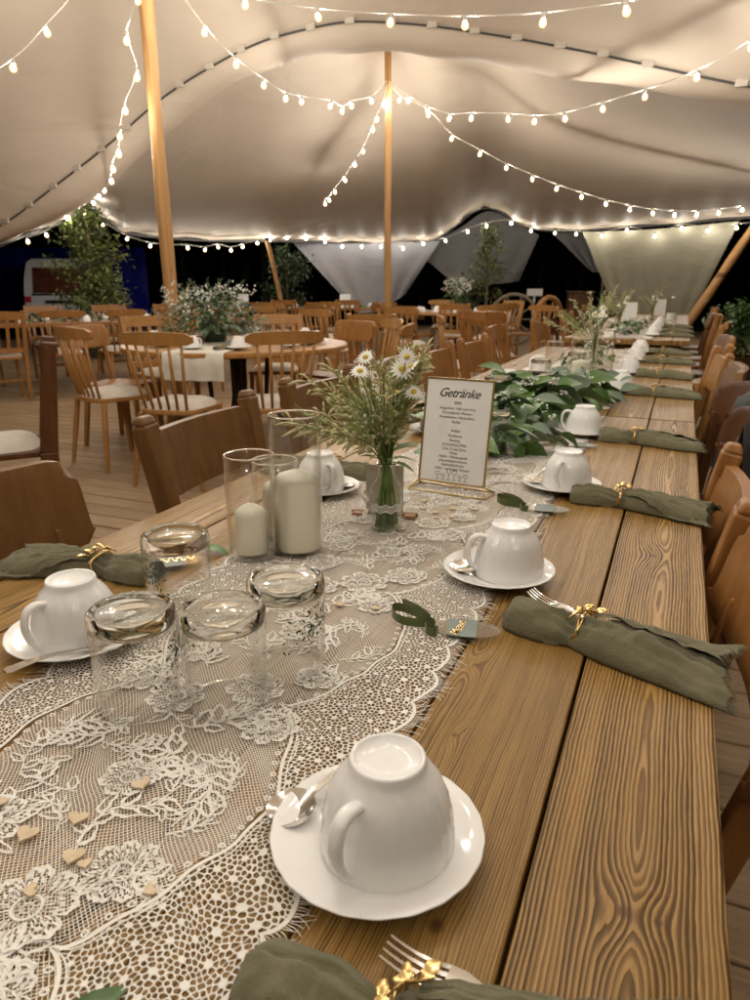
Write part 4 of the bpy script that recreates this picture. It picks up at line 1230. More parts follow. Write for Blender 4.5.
# ------------------------------------------------------------------ bottle vase with wild flowers
def leaf_rows(p, d, up, l, w, curl=0.0, n=6, cup=.12):
    d = d.normalized(); side = d.cross(up)
    if side.length < .05: side = d.cross(Vector((1, .2, .1)))
    side.normalize(); up = side.cross(d); rows = []
    for i in range(n):
        s = i/(n-1); hw = w*.5*math.sin(PI*min(1, (s*.94+.05))**.85)
        c = p + d*(l*s) - up*(curl*l*s*s)
        rows.append([tuple(c - side*hw + up*(cup*hw*2)), tuple(c), tuple(c + side*hw + up*(cup*hw*2))])
    return rows
def bouquet(root_label, loc, height, spread, seed, nst, parts=True, sc=1.0):
    q = random.Random(seed)
    root = thing('wildflower_bouquet', root_label, 'bouquet', loc, 0, 'wild flowers in vases')
    stems = MB(); oat = MB(); bar = MB(); small = MB(); lf = MB()
    def stalk(kind, a, tilt, ln):
        d = Vector((math.cos(a)*math.sin(tilt), math.sin(a)*math.sin(tilt), math.cos(tilt)))
        base = Vector((q.uniform(-.017,.017), q.uniform(-.017,.017), .006))
        neck = Vector((q.uniform(-.008,.008), q.uniform(-.008,.008), .108*sc))
        pts = [base.lerp(neck, s) for s in (0, .5, 1)]
        cur = neck.copy(); dr = (d*.75 + Vector((0,0,.5))).normalized()
        for i in range(9):
            cur = cur + dr*(ln/9); dr = (dr + (d - dr)*.25 + Vector((d.x, d.y, -.35))*(.07 if kind != 'oat' else .12)).normalized()
            pts.append(cur.copy())
        stems.tube(pts, [.0011]*len(pts), 5)
        return pts
    for k in range(nst):
        a = 2*PI*k/nst + q.uniform(-.3, .3)
        kind = ('oat', 'barley', 'oat', 'barley', 'filler')[k % 5]
        tilt = q.uniform(.25, .85)
        side = math.cos(a)*math.cos(YAW) + math.sin(a)*math.sin(YAW)
        if side > .15: tilt *= .45
        if side < -.3: tilt *= 1.32
        if kind == 'oat':
            pts = stalk(kind, a, tilt, height*q.uniform(.75, 1.0))
            for i in range(5, len(pts)):
                for _ in range(7):
                    p = pts[i-1].lerp(pts[i], q.random())
                    d = (pts[i]-pts[i-1]).normalized() + Vector((q.gauss(0,.5), q.gauss(0,.5), q.gauss(-.15,.4)))
                    tip = p + d.normalized()*q.uniform(.006, .016)
                    oat.tube([p, tip], .0004, 3, cap=False)
                    oat.tube([tip, tip + d*.006, tip + d*.013 + Vector((0,0,-.003))], [.0009, .0027, .0004], 4, cap=False)
        elif kind == 'barley':
            pts = stalk(kind, a, tilt*.9, height*q.uniform(.6, .85))
            d0 = (pts[-1]-pts[-5]).normalized()
            for i in range(len(pts)-5, len(pts)):
                for _ in range(7):
                    p = pts[i-1].lerp(pts[i], q.random())
                    d = (d0 + Vector((q.gauss(0,.33), q.gauss(0,.33), q.gauss(.05,.3)))).normalized()
                    bar.tube([p, p + d*.006, p + d*.012], [.0008, .0022, .0006], 4, cap=False)
                    bar.tube([p + d*.011, p + d*q.uniform(.025, .045)], [.0005, .0002], 3, cap=False)
        else:
            pts = stalk(kind, a, tilt*.7, height*q.uniform(.45, .7))
            for i in range(7, len(pts)):
                for _ in range(3):
                    p = pts[i] + Vector((q.gauss(0,.013), q.gauss(0,.013), q.gauss(.004,.010)))
                    stems.tube([pts[i-1], p], .0005, 3, cap=False)
                    small.ball(p, q.uniform(.0018, .0036), 7, 5)
    stuff(stems.build('stems', M['stem'], root, smooth=True))
    stuff(oat.build('oat_panicles', M['oat'], root)); stuff(bar.build('barley_ears', M['oat_green'], root))
    stuff(small.build('white_buds', M['petal'], root, smooth=True))
    for k in range(9):
        a = q.uniform(0, 6.28); p = Vector((math.cos(a)*.012, math.sin(a)*.012, q.uniform(.112, .15)*sc))
        d = Vector((math.cos(a), math.sin(a), q.uniform(-.2, .7)))
        lf = MB().grid(leaf_rows(p, d, Vector((0,0,1)), q.uniform(.035, .06), q.uniform(.012, .02), .3))
        lf.build('leaf', M['stem'], root, smooth=True)
    # daisies
    pet = MB()
    for k in range(15):
        a = 2*PI*k/15
        pet.grid(leaf_rows(Vector((math.cos(a)*.003, math.sin(a)*.003, 0)), Vector((math.cos(a), math.sin(a), .12)), Vector((0,0,1)), .0125*(1+.15*math.sin(k*5)), .0042, .2, 5, .05))
    petM = pet.mesh('daisy', smooth=True)
    eye = MB().lathe([(.0048,-.001),(.0046,.0015),(.003,.0032),(.0004,.0038)], 12).mesh('eye', smooth=True)
    camdir = Vector((.36, -.85, .4))
    for k in range(9):
        a = q.uniform(0, 6.28); rr = q.uniform(.008, spread*.42)
        p = Vector((math.cos(a)*rr, math.sin(a)*rr, q.uniform(.185, .27)*sc)) + camdir*.068
        nrm = (camdir*q.uniform(.4, 1) + Vector((q.gauss(0,.45), q.gauss(0,.45), q.uniform(.1,.8)))).normalized()
        rot = nrm.to_track_quat('Z', 'Y').to_euler()
        d = link('daisy', petM, M['petal'], root, p, rot); s = q.uniform(.95, 1.3); d.scale = (s, s, s)
        link('eye', eye, M['yolk'], d)
        stems2 = MB().tube([(0,0,.10*sc), tuple(p*.6 + Vector((0,0,.05))), tuple(p - nrm*.002)], .0009, 5)
        stems2.build('daisy_stem', M['stem'], root, smooth=True)
    return root
BV = (-.424, 1.047, .7532)
def bottle_vase(where, loc):
    v = thing('bottle_vase', 'small glass bottle vase ' + where, 'vase', loc, 0, 'bottle vases')
    prof = [(.0004,.0),(.022,.0),(.0255,.003),(.0262,.010),(.0262,.066),(.0245,.076),(.0185,.086),(.0140,.092),(.0132,.100),(.0135,.106),(.0160,.109),(.0162,.113),(.0142,.115)]
    MB().lathe(prof, 40).build('glass_body', M['glass_green'], v, smooth=True, weld=1e-6)
    MB().lathe([(.0135,.113),(.0150,.1158),(.0164,.113),(.0155,.1105)], 40).build('lip', M['glass_solid'], v, smooth=True)
    MB().lathe([(.0004,.003),(.0245,.003),(.0250,.010),(.0250,.046),(.0004,.046)], 32).build('water', M['water'], v, smooth=0.8)
    # a band of lace tied in a bow
    lb = MB()
    for k in range(72):
        a = 2*PI*k/72; b = 2*PI*(k+1)/72
        for zz, w in ((.036, .0016), (.047, .0016)):
            lb.add([(.0266*math.cos(t), .0266*math.sin(t), zz + s + .0016*math.sin(9*t)) for t, s in ((a,-w/2),(b,-w/2),(b,w/2),(a,w/2))], [(0,1,2,3)])
        for sg in (1, -1):
            lb.add([(.0266*math.cos(t), .0266*math.sin(t), z) for t, z in ((a, .0365 if sg > 0 else .0465), (a+.02, .0365 if sg > 0 else .0465), (b+.02, .0465 if sg > 0 else .0365), (b, .0465 if sg > 0 else .0365))], [(0,1,2,3)])
    lb.build('lace_band', M['lace'], v)
    bow = MB()
    for sg, l in ((1, .022), (-1, .026)):
        rows = []
        for i in range(12):
            s = i/11; a = s*2*PI
            c = Vector((-.024 - .4*l*(1-math.cos(a))*.5, -.020 - sg*l*math.sin(a)*.35 - .004, .045 + sg*.006 + l*.8*(1-math.cos(a))*.5*sg))
            rows.append([tuple(c + Vector((-.004,.004,-.003))), tuple(c + Vector((.004,-.004,.003)))])
        bow.grid(rows)
    bow.build('lace_bow', M['lace'], v, smooth=True)
bottle_vase('with a lace band in front of the menu card', BV)
bouquet('wild oats, barley and daisies in the lace-banded bottle vase', BV, .205, .12, 12, 54)
# card with wooden feet standing behind the vase
cs = thing('table_card', 'blank greige card in small brown wooden feet behind the flower vase', 'card', (-.452, 1.108, .7532), R(12))
MB().box(-.034,.034,-.001,.001,.004,.094).build('card', M['kraft'], cs)
for sx in (-1, 1): MB().box(sx*.047-.010, sx*.047+.010, -.012, .012, 0, .006).build('foot', M['walnut'], cs, bevel=.001)
MB().box(-.06,.06,.0015,.006,.0,.007).build('rail', M['walnut'], cs)

# ------------------------------------------------------------------ drinks menu in a brass stand
def text_mesh(name, body, size, mat, parent, loc, shear=0.0, align='CENTER', extrude=0.0, space=1.0, rot=(0,0,0), offset=0.0):
    cu = bpy.data.curves.new(name, 'FONT'); cu.body = body; cu.size = size; cu.align_x = align; cu.shear = shear
    cu.extrude = extrude; cu.space_character = space; cu.offset = offset; cu.resolution_u = 3
    tmp = bpy.data.objects.new('tmp_text', cu); COL.objects.link(tmp)
    bpy.context.view_layer.update()
    me = bpy.data.meshes.new_from_object(tmp.evaluated_get(bpy.context.evaluated_depsgraph_get()))
    bpy.data.objects.remove(tmp); me.name = name
    me.materials.clear()
    return link(name, me, mat, parent, loc, rot)
def menu_stand(name, label, loc, rotz, lean, detail=True, sc=1.0):
    m = thing(name, label, 'menu', loc, rotz, 'white menu cards'); m.scale = (sc,)*3
    W, H = .140, .205
    rx = R(90) - lean
    fr = bpy.data.objects.new('frame_plane', None)
    def up(x, z, y=0.0):   # a point on the leaning card
        return (x, z*math.sin(lean) + y*math.cos(lean), .018 + z*math.cos(lean) - y*math.sin(lean))
    card = MB()
    card.add([up(-W/2,0,-.0008), up(W/2,0,-.0008), up(W/2,H,-.0008), up(-W/2,H,-.0008), up(-W/2,0,.0008), up(W/2,0,.0008), up(W/2,H,.0008), up(-W/2,H,.0008)],
             [(0,1,2,3),(7,6,5,4),(0,4,5,1),(1,5,6,2),(2,6,7,3),(3,7,4,0)])
    co = card.build('card', M['paper'], m)
    fb = MB()
    for a, b in (((-W/2,0),(W/2,0)), ((W/2,0),(W/2,H)), ((W/2,H),(-W/2,H)), ((-W/2,H),(-W/2,0))):
        fb.bar(up(*a), up(*b), .0034, .0042, up=(0,1,0))
    fb.build('frame', M['brass'], m)
    st = MB()
    for s in (-1, 1):
        st.tube([up(s*W/2, .0), (s*(W/2+.012), -.026, .0022)], .0018, 6); st.tube([up(s*W/2, .0), (s*(W/2+.012), .030, .0022)], .0018, 6)
        st.tube([(s*(W/2+.012), -.026, .0022), (s*(W/2+.012), .030, .0022)], .0018, 6)
    for yy in (-.026, .030): st.tube([(-W/2-.012, yy, .0022), (W/2+.012, yy, .0022)], .0018, 6)
    st.build('stand', M['brass'], m, smooth=True)
    if detail:
        def txt(body, size, z, shear=0.0, x=0.0, off=0.0, space=1.0):
            p = up(x, z, -.0012)
            text_mesh('lettering', body, size, M['ink'], co, p, shear=shear, rot=(R(90)-lean, 0, 0), offset=off, space=space)
        txt('Getränke', .0245, .170, shear=.45, off=.0002, space=.92)
        txt('BIER', .0080, .156)
        for k, s in enumerate(('Augustiner Hell vom Fass', 'Franziskaner Weizen', 'Franziskaner Alkoholfrei', 'Radler')): txt(s, .0074, .1455 - k*.0088)
        txt('WEIN', .0080, .101)
        for k, s in enumerate(('Weißwein', 'Riesling')): txt(s, .0074, .0915 - k*.0088)
        txt('ALKOHOLFREI', .0080, .0735)
        for k, s in enumerate(('Cola / Cola Zero', 'Fanta', 'Apfel- / Maracujasaft', 'Johannisbeerschorle', 'Apfelsaftschorle', 'stilles / spritziges Wasser')): txt(s, .0074, .0655 - k*.0080)
        # line drawing of glasses and bottles
        dr = MB()
        def seg(pts, w=.0008): dr.ribbon([up(x, z, -.0012) for x, z in pts], w, nrm=(0, -1, .1))
        for x, h in ((-.030,.014),(-.018,.010),(-.006,.022),(.006,.020),(.018,.010),(.030,.013)):
            b0 = .006
            seg([(x-.0035,b0),(x+.0035,b0)]); seg([(x,b0),(x,b0+h*.5)]); seg([(x,b0+h*.5),(x-.004,b0+h*.65),(x-.0035,b0+h)]); seg([(x,b0+h*.5),(x+.004,b0+h*.65),(x+.0035,b0+h)]); seg([(x-.0035,b0+h),(x+.0035,b0+h)])
        dr.build('drawing', M['ink'], co)
    return m
menu_stand('menu_stand', 'white drinks menu card headed Getränke in a thin brass stand', (-.388, 1.302, .7532), R(-6), R(9))
menu_stand('menu_stand', 'small white menu card standing on the third table', (-.52, 8.2, .7532), R(5), R(8), False)
menu_stand('menu_stand', 'pale menu card at the far end of the third table, behind the flowers', (-.28, 10.2, .7508), R(5), R(8), False)

# ------------------------------------------------------------------ acrylic name tags with ribbon
def name_tag(where, x, y, rot, text=None, ribbon=True):
    t = thing('name_tag', 'clear oval acrylic name tag ' + where, 'name tag', (x, y, TZ+.002), rot, 'acrylic name tags')
    el = [(.042*math.cos(a), .023*math.sin(a)) for a in np.linspace(0, 2*PI, 40, endpoint=False)]
    MB().prism(el, .003, .0052).build('acrylic_plate', M['acrylic'], t)
    bd = [(px, py) for px, py in el]
    rows = [[(px, -.023*math.sqrt(max(0, 1-(px/.042)**2))*.99, .0056), (px, .023*math.sqrt(max(0, 1-(px/.042)**2))*.99, .0056)] for px in np.linspace(-.020, .014, 14)]
    b = MB().grid(rows).build('grey_band', M['greytag'], t)
    if text:
        text_mesh('lettering', text, .0165, M['gold'], b, (-.003, -.0035, .0060), shear=.25, rot=(0, 0, R(78)), offset=.0002, extrude=.0001, space=.9)
    if ribbon:
        for body in ([(-.036,0,.006),(-.050,.008,.010),(-.072,.020,.013),(-.088,.020,.015),(-.090,.008,.013),(-.076,-.004,.010),(-.055,-.003,.008),(-.040,.0,.007)],
                     [(-.042,.004,.010),(-.060,.022,.014),(-.082,.040,.012)],
                     [(-.038,0,.007),(-.046,-.012,.010),(-.044,-.022,.009),(-.034,-.024,.008),(-.031,-.016,.006),(-.036,-.012,.005)]):
            c = crv(body, 5); mb = MB()
            mb.grid([[tuple(p + Vector((0,0,-.0052))) for p in c], [tuple(p + Vector((.0008*math.sin(i),.002,.0052))) for i, p in enumerate(c)]])
            mb.build('ribbon', M['ribbon'], t, smooth=True)
    return t
name_tag('with gold lettering and an olive ribbon bow beside the lace', -.196, .737, R(12), 'Mesut')
name_tag('with a dark olive ribbon between the second and third cup', -.190, 1.252, R(8), None)
name_tag('lying by the cup in front of the garland', -.20, 1.83, R(5), None)
name_tag('with gold script on the left, behind the glasses', -.655, .775, R(40), None, False)
tg = MB()
for k in range(4):
    c = crv([(-.02+k*.012,-.008,.0),(-.016+k*.012,.010,0),(-.010+k*.012,-.006,0),(-.006+k*.012,.008,0)], 5)
    tg.ribbon([(p.x, p.y, .0002) for p in c], .0022)
lt = [o for o in COL.objects if o.get('label') == 'clear oval acrylic name tag with gold script on the left, behind the glasses'][0]
tg.build("gold_script", M["gold"], lt, (0, 0, .0062))
# loose green leaves
def loose_leaf(label, loc, rot, l=.045, w=.024):
    o = MB().grid(leaf_rows(Vector((0,0,.004)), Vector((1,0,.12)), Vector((0,0,1)), l, w, .28, 8, .22)).build('loose_leaf', M['leaf'], None, loc, (0,0,rot), smooth=True)
    tag(o, label, 'leaf', 'loose green leaves')
loose_leaf('single green leaf behind the tumblers on the left', (-.648,.838,TZ), R(10))
loose_leaf('green leaf tip lying on the lace at the bottom edge', (-.268,.188,TZ+.003), R(75), .045, .018)

# ------------------------------------------------------------------ wooden heart confetti
hp_ = [(16*math.sin(a)**3, 13*math.cos(a)-5*math.cos(2*a)-2*math.cos(3*a)-math.cos(4*a)) for a in np.linspace(0, 2*PI, 26, endpoint=False)]
heartM = MB().prism([(x*.00044, y*.00044) for x, y in hp_], 0, .0016).mesh('wooden_heart')
HEARTS = [(-.367,.370,1.1),(-.386,.320,1.1),(-.409,.293,1.2),(-.360,.290,1.2),(-.347,.288,.75),(-.364,.256,.8),(-.289,.288,.75),(-.457,.309,.9),(-.365,.742,1.0),(-.318,.749,.8),(-.40,1.17,1),(-.372,1.155,1),(-.35,1.19,1.1),(-.335,1.14,.9),(-.31,1.2,1),(-.415,1.215,1),(-.36,1.125,.8),(-.47,1.15,.9)]
HL = ['in the open net straight left of the nearest saucer','left of the lace flower, second up from the bottom left','leftmost of the pair in the bottom left','largest, on the lace flower at the bottom left','tiny, touching the largest heart','tiny, lowest at the bottom left','tiny, nearest the camera toward the saucer','cut off by the left picture edge','behind the tumblers','small, behind the tumblers to the right',
      'right of the bottle vase','in front of the menu stand','under the right corner of the menu stand','nearest the third cup, before the menu','right of the menu stand','behind the vase by the menu','smallest before the menu stand','by the wooden foot of the card']
for (x, y, s), l in zip(HEARTS, HL):
    o = link('wooden_heart', heartM, M['heart'], None, (x, y, TZ+.0045), (rnd.uniform(-.08,.08), rnd.uniform(-.08,.08), rnd.uniform(-1, 1)))
    o.scale = (s, s, 1); tag(o, 'pale wooden confetti heart ' + l, 'confetti heart', 'wooden confetti hearts')

# ------------------------------------------------------------------ leafy garland
def garland(label, pts, n, seed, lsz=.055, name='leaf_garland', mats=('leaf', 'leaf', 'leaf_pale'), z=.7532, buds=60, wid=.09, high=.10):
    q = random.Random(seed); c = crv(pts, 10)
    root = thing(name, label, 'garland', pts[0], 0, 'table garlands'); o = Vector(pts[0])
    MB().tube([p - o + Vector((0,0,.02)) for p in c], .004, 6).build('twig', M['bark'], root, smooth=True)
    shapes = []
    for k in range(5):
        rows = leaf_rows(Vector((0,0,0)), Vector((1,0,.1)), Vector((0,0,1)), 1.0, .62 + .12*k/4, .25 + .1*k, 7, .16)
        shapes.append(MB().grid(rows))
    meshes = {}
    for k, s in enumerate(shapes):
        for mt in set(mats): meshes[(k, mt)] = s.mesh('leaf', smooth=True)
    for k in range(n):
        p = c[q.randrange(len(c))] - o
        off = Vector((q.gauss(0, wid*.5), q.gauss(0, wid*.4), min(abs(q.gauss(0, high*.45)), high*.8) + .006))
        mt = q.choice(mats)
        a = math.atan2(off.y, off.x) + q.gauss(0, .7)
        l = link('leaf', meshes[(q.randrange(5), mt)], M[mt], root, p + off, (q.gauss(0,.5), q.uniform(-.5,.55), a)); s = lsz*q.uniform(.55, 1.25); l.scale = (s, s, s)
    if buds:
        bd = MB()
        for k in range(buds):
            p = c[q.randrange(len(c))] - o + Vector((q.gauss(0, wid*.55), q.gauss(0, wid*.4), high*q.uniform(.3, 1.1)))
            for _ in range(5): bd.ball(p + Vector((q.gauss(0,.007), q.gauss(0,.007), q.gauss(0,.006))), q.uniform(.0022,.0042), 6, 4)
        stuff(bd.build('white_gypsophila', M['petal'], root, smooth=True))
    return root
garland('dense green leaf garland with white sprigs across the middle of the table', [(-.43,1.70,.7532),(-.42,1.95,.7532),(-.44,2.2,.7532),(-.38,2.45,.7532),(-.32,2.66,.7532)], 298, 21, .088, wid=.16, high=.115, buds=70, mats=('leaf', 'leaf', 'leaf', 'leaf_pale'))
garland('low green leaf sprays on the far end of the second table', [(-.45,3.5,.7532),(-.4,3.9,.7532),(-.42,4.3,.7532)], 60, 22, .05, buds=40)
garland('green leaf garland on the third table', [(-.45,6.3,.7532),(-.4,7.2,.7532),(-.42,8.0,.7532)], 80, 23, .06, buds=60)
bottle_vase('on the second table with tall grasses', (-.36,3.45,.7532))
bouquet('tall wild grasses in a bottle on the second table', (-.36,3.45,.7532), .30, .12, 31, 24)
bottle_vase('on the third table', (-.5,6.6,.7532))
bouquet('wild grasses and white flowers in a bottle on the third table', (-.5,6.6,.7532), .27, .12, 33, 20)
bottle_vase('at the far end of the table row', (-.32,9.0,.7508))
bouquet('white wild flowers at the far end of the table row', (-.32,9.0,.7508), .27, .12, 34, 20)
# mineral water bottle on the third table
wb = thing('water_bottle', 'clear green-tinted water bottle with pale cap on the third table', 'bottle', (-.10,7.9,.7508))
MB().lathe([(.0004,0),(.040,0),(.042,.005),(.042,.15),(.038,.18),(.022,.225),(.015,.25),(.015,.285)], 28).build('glass_body', M['glass_green'], wb, smooth=True, weld=1e-6)
MB().lathe([(.0422,.06),(.0424,.065),(.0424,.125),(.0422,.13)], 28).build('label', M['label'], wb, smooth=True)
MB().lathe([(.0165,.272),(.0165,.292),(.0004,.294)], 20).build('cap', M['porcelain'], wb, smooth=0.7)

# ------------------------------------------------------------------ chairs (local +Y is the front, origin on the floor under the seat)
def rounded_poly(w0, w1, d, r=.06, n=5):
    """seat outline: width w0 at the back, w1 at the front"""
    pts = []
    for (cx, cy, a0) in ((w1/2-r, d/2-r, 0), (-w1/2+r, d/2-r, 90), (-w0/2+r, -d/2+r, 180), (w0/2-r, -d/2+r, 270)):
        for k in range(n+1):
            a = R(a0 + 90*k/n); pts.append((cx + r*math.cos(a), cy + r*math.sin(a)))
    return pts
def curved_board(w, h, z, y, th, sag, lean, r=.02, n=14, topbow=0.0):
    """a board bent round the sitter's back"""
    mb = MB(); F = []; B = []
    m = 6
    for j in range(m+1):
        v = j/m; fr = []; br = []
        for i in range(n+1):
            u = -1 + 2*i/n
            ease = 1 - max(0, (abs(u)-.86)/.14)**2*.5*(abs(v-.5)*2)**2
            zz = z + h*(.5 + (v-.5)*ease) + topbow*(1-u*u)*v
            yy = y - sag*(1-u*u) - lean*(h*(v))
            x = w/2*u
            fr.append((x, yy + th/2, zz)); br.append((x, yy - th/2, zz))
        F.append(fr); B.append(br)
    mb.grid(F[::-1]); mb.grid(B)
    mb.grid([F[0], B[0]]); mb.grid([B[-1], F[-1]])
    mb.grid([[r_[0] for r_ in B], [r_[0] for r_ in F]]); mb.grid([[r_[-1] for r_ in F], [r_[-1] for r_ in B]])
    return mb
def cushion_mesh(w, d, h):
    mb = MB(); rows = []
    n = 14
    for i in range(n+1):
        v = -1 + 2*i/n; row = []
        for j in range(n+1):
            u = -1 + 2*j/n
            # square to rounded mapping
            x = u*math.sqrt(1 - v*v*.32); y = v*math.sqrt(1 - u*u*.32)
            e = max(0, (1 - abs(u)**4)*(1 - abs(v)**4))**.45
            tuft = .75 + .25*math.cos(u*PI*2.0)*math.cos(v*PI*2.0)
            row.append((x*w/2, y*d/2, h*e*(.6 + .4*tuft)))
        rows.append(row)
    mb.grid(rows); mb.grid([[(x, y, 0.001) for x, y, z in r] for r in rows[::-1]])
    return mb.mesh('cushion', smooth=True)
CUSH = cushion_mesh(.39, .38, .05)
G_CH = 'wooden chairs in the tent'
def legs4(root, mat, w=.17, d=.16, spl=.055, z=.435, r0=.019, r1=.013, square=False):
    for sx in (-1, 1):
        for sy in (-1, 1):
            mb = MB(); a = (sx*w, sy*d, z); b = (sx*(w+spl), sy*(d+spl), 0)
            if square: mb.bar(a, b, .036, .036, up=(0,1,0), w2=.028, h2=.028)
            else: mb.tube([a, tuple(Vector(a).lerp(Vector(b), .35)), b], [r0*.9, r0, r1], 10)
            mb.build('leg', M[mat], root, smooth=0 if square else 0.8, bevel=.004 if square else 0)
def spindle_chair(label, mat='chair_light', cush='cushion', nsp=6):
    c = thing('spindle_chair', label, 'chair', (0,0,0), 0, G_CH)
    MB().prism(rounded_poly(.36, .42, .40, .09), .435, .462).build('seat', M[mat], c, bevel=.006)
    legs4(c, mat)
    curved_board(.46, .062, .832, -.215, .022, .055, .18, topbow=.012).build('top_rail', M[mat], c, smooth=0.7, weld=1e-5)
    for i in range(nsp):
        u = -1 + 2*(i+.5)/nsp
        x0 = .155*u; y0 = -.175 + .02*u*u
        x1 = .205*u; y1 = -.218 - .055*(1-(u*.9)**2)
        MB().tube([(x0, y0, .455), ((x0+x1)/2, (y0+y1)/2-.006, .65), (x1, y1, .845)], [.0085, .0105, .0080], 8).build('spindle', M[mat], c, smooth=True)
    if cush: link('cushion', CUSH, M[cush], c, (0, .005, .4625))
    return index_kids(c)
def plank_chair(label, mat='chair', bh=.15, cush=None, top=.875):
    c = thing('plank_back_chair', label, 'chair', (0,0,0), 0, G_CH)
    MB().prism(rounded_poly(.37, .43, .41, .04), .43, .458).build('seat', M[mat], c, bevel=.006)
    for s in (-1, 1):
        mb = MB()
        mb.bar((s*.185, -.185, .40), (s*.212, -.275, top-.012), .036, .048, up=(1,0,0), w2=.040, h2=.050)
        mb.bar((s*.212, -.275, top-.0125), (s*.2125, -.2770, top+.006), .039, .049, up=(1,0,0), w2=.026, h2=.036)
        mb.build('back_post', M[mat], c, bevel=.006)
    curved_board(.385, bh, top-bh-.03, -.238, .020, .022, .20).build('backboard', M[mat], c, smooth=0.7, weld=1e-5)
    legs4(c, mat, square=True, spl=.03)
    MB().bar((-.19, 0, .2), (.19, 0, .2), .022, .03).build('stretcher', M[mat], c, bevel=.003)
    if cush: link('cushion', CUSH, M[cush], c, (0, .005, .4585))
    return index_kids(c)
def board_chair(label, mat='chair', top=.865, bh=.165):
    c = thing('board_back_chair', label, 'chair', (0,0,0), 0, G_CH)
    MB().prism(rounded_poly(.37, .43, .41, .07), .43, .455).build('seat', M[mat], c, bevel=.006)
    b = curved_board(.455, bh, top-bh, -.232, .026, .035, .22, n=20)
    b.build('backrest', M[mat], c, smooth=0.9, weld=1e-5, bevel=.006)
    for s in (-1, 1):
        MB().bar((s*.165, -.185, .41), (s*.175, -.262, top-bh+.05), .034, .026, up=(1,0,0)).build('back_stile', M[mat], c, bevel=.004)
    legs4(c, mat, square=True, spl=.04)
    return index_kids(c)
def slat_chair(label, mat='chair', cush='cushion', ns=4):
    c = thing('slat_back_chair', label, 'chair', (0,0,0), 0, G_CH)
    MB().prism(rounded_poly(.37, .42, .40, .05), .43, .458).build('seat', M[mat], c, bevel=.006)
    for s in (-1, 1):
        MB().bar((s*.18, -.185, .02), (s*.195, -.19, .44), .036, .036, up=(1,0,0)).bar((s*.195, -.19, .44), (s*.20, -.275, .905), .036, .042, up=(1,0,0)).build('back_post', M[mat], c, bevel=.005)
        MB().bar((s*.175, .175, .435), (s*.185, .185, 0), .036, .036, up=(0,1,0), w2=.028, h2=.028).build('leg', M[mat], c, bevel=.004)
    curved_board(.40, .075, .82, -.262, .02, .02, .18, topbow=.01).build('top_rail', M[mat], c, smooth=0.7, weld=1e-5)
    MB().bar((-.19, -.205, .52), (.19, -.205, .52), .02, .05).build('lower_rail', M[mat], c, bevel=.003)
    for i in range(ns):
        x = -.135 + .27*i/(ns-1)
        MB().bar((x, -.208, .53), (x, -.282, .83), .032, .010, up=(0,1,0)).build('slat', M[mat], c)
    MB().bar((-.18, .0, .2), (.18, .0, .2), .02, .03).build('stretcher', M[mat], c, bevel=.003)
    if cush: link('cushion', CUSH, M[cush], c, (0, .01, .4585))
    return index_kids(c)
def hoop_chair(label, mat='chair_dark'):
    """bent round back rail carried on both sides"""
    c = thing('bentwood_chair', label, 'chair', (0,0,0), 0, G_CH)
    MB().prism(rounded_poly(.40, .43, .42, .10), .43, .46).build('seat', M[mat], c, bevel=.008)
    curved_board(.44, .13, .70, -.19, .03, .085, .14, topbow=.035, n=20).build('backrest', M[mat], c, smooth=0.9, weld=1e-5, bevel=.008)
    for s in (-1, 1):
        MB().bar((s*.17, -.17, .42), (s*.195, -.205, .74), .034, .03, up=(1,0,0)).build('back_stile', M[mat], c, bevel=.005)
    legs4(c, mat, square=True, spl=.03)
    return index_kids(c)

first = {}
def place(kind, x, y, rotz, label, **kw):
    """the first chair of a kind is built, the next ones are copies with their own label"""
    fn = {'spindle': spindle_chair, 'plank': plank_chair, 'board': board_chair, 'slat': slat_chair, 'hoop': hoop_chair}[kind]
    key = (kind, tuple(sorted(kw.items())))
    if key not in first:
        first[key] = fn(label, **kw); o = first[key]; o.location = (x, y, 0); o.rotation_euler = (0, 0, rotz)
        return o
    return dup(first[key], (x, y, 0), rotz, label)
def facing(dx, dy): return math.atan2(-dx, dy)

# left side of the plank tables, backs towards the room
place('board', -.690, .655, R(-90), 'brown chair with a wide rounded backboard at the left picture edge', mat='chair_rustic')
place('plank', -.770, 1.395, R(-88), 'brown post-and-board chair in front of the candle glasses', mat='chair_rustic')
place('plank', -.80, 2.06, R(-92), 'post-and-board chair just right of the tall candle glass', mat='chair_rustic')
place('board', -.78, 2.72, R(-86), 'round-shouldered chair behind the flower bouquet', mat='chair_rustic')
place('plank', -.80, 3.30, R(-90), 'light post-and-board chair behind the menu card', mat='chair')
place('plank', -.78, 3.86, R(-93), 'post-and-board chair left of the garland', mat='chair')
place('slat', -.80, 4.5, R(-90), 'slatted chair at the far left corner of the second table', mat='chair', cush=None)
for i, yy in enumerate((6.2, 6.85, 7.5, 8.15, 8.9, 9.6)):
    place(('plank','hoop','slat')[i % 3], -.84 - .05*(i % 2), yy, R(-90 + (i*37 % 11) - 5), '%s chair along the left side of the third table' % ('first','second','third','fourth','fifth','sixth')[i], **({'mat': 'chair'} if i % 3 != 1 else {}))
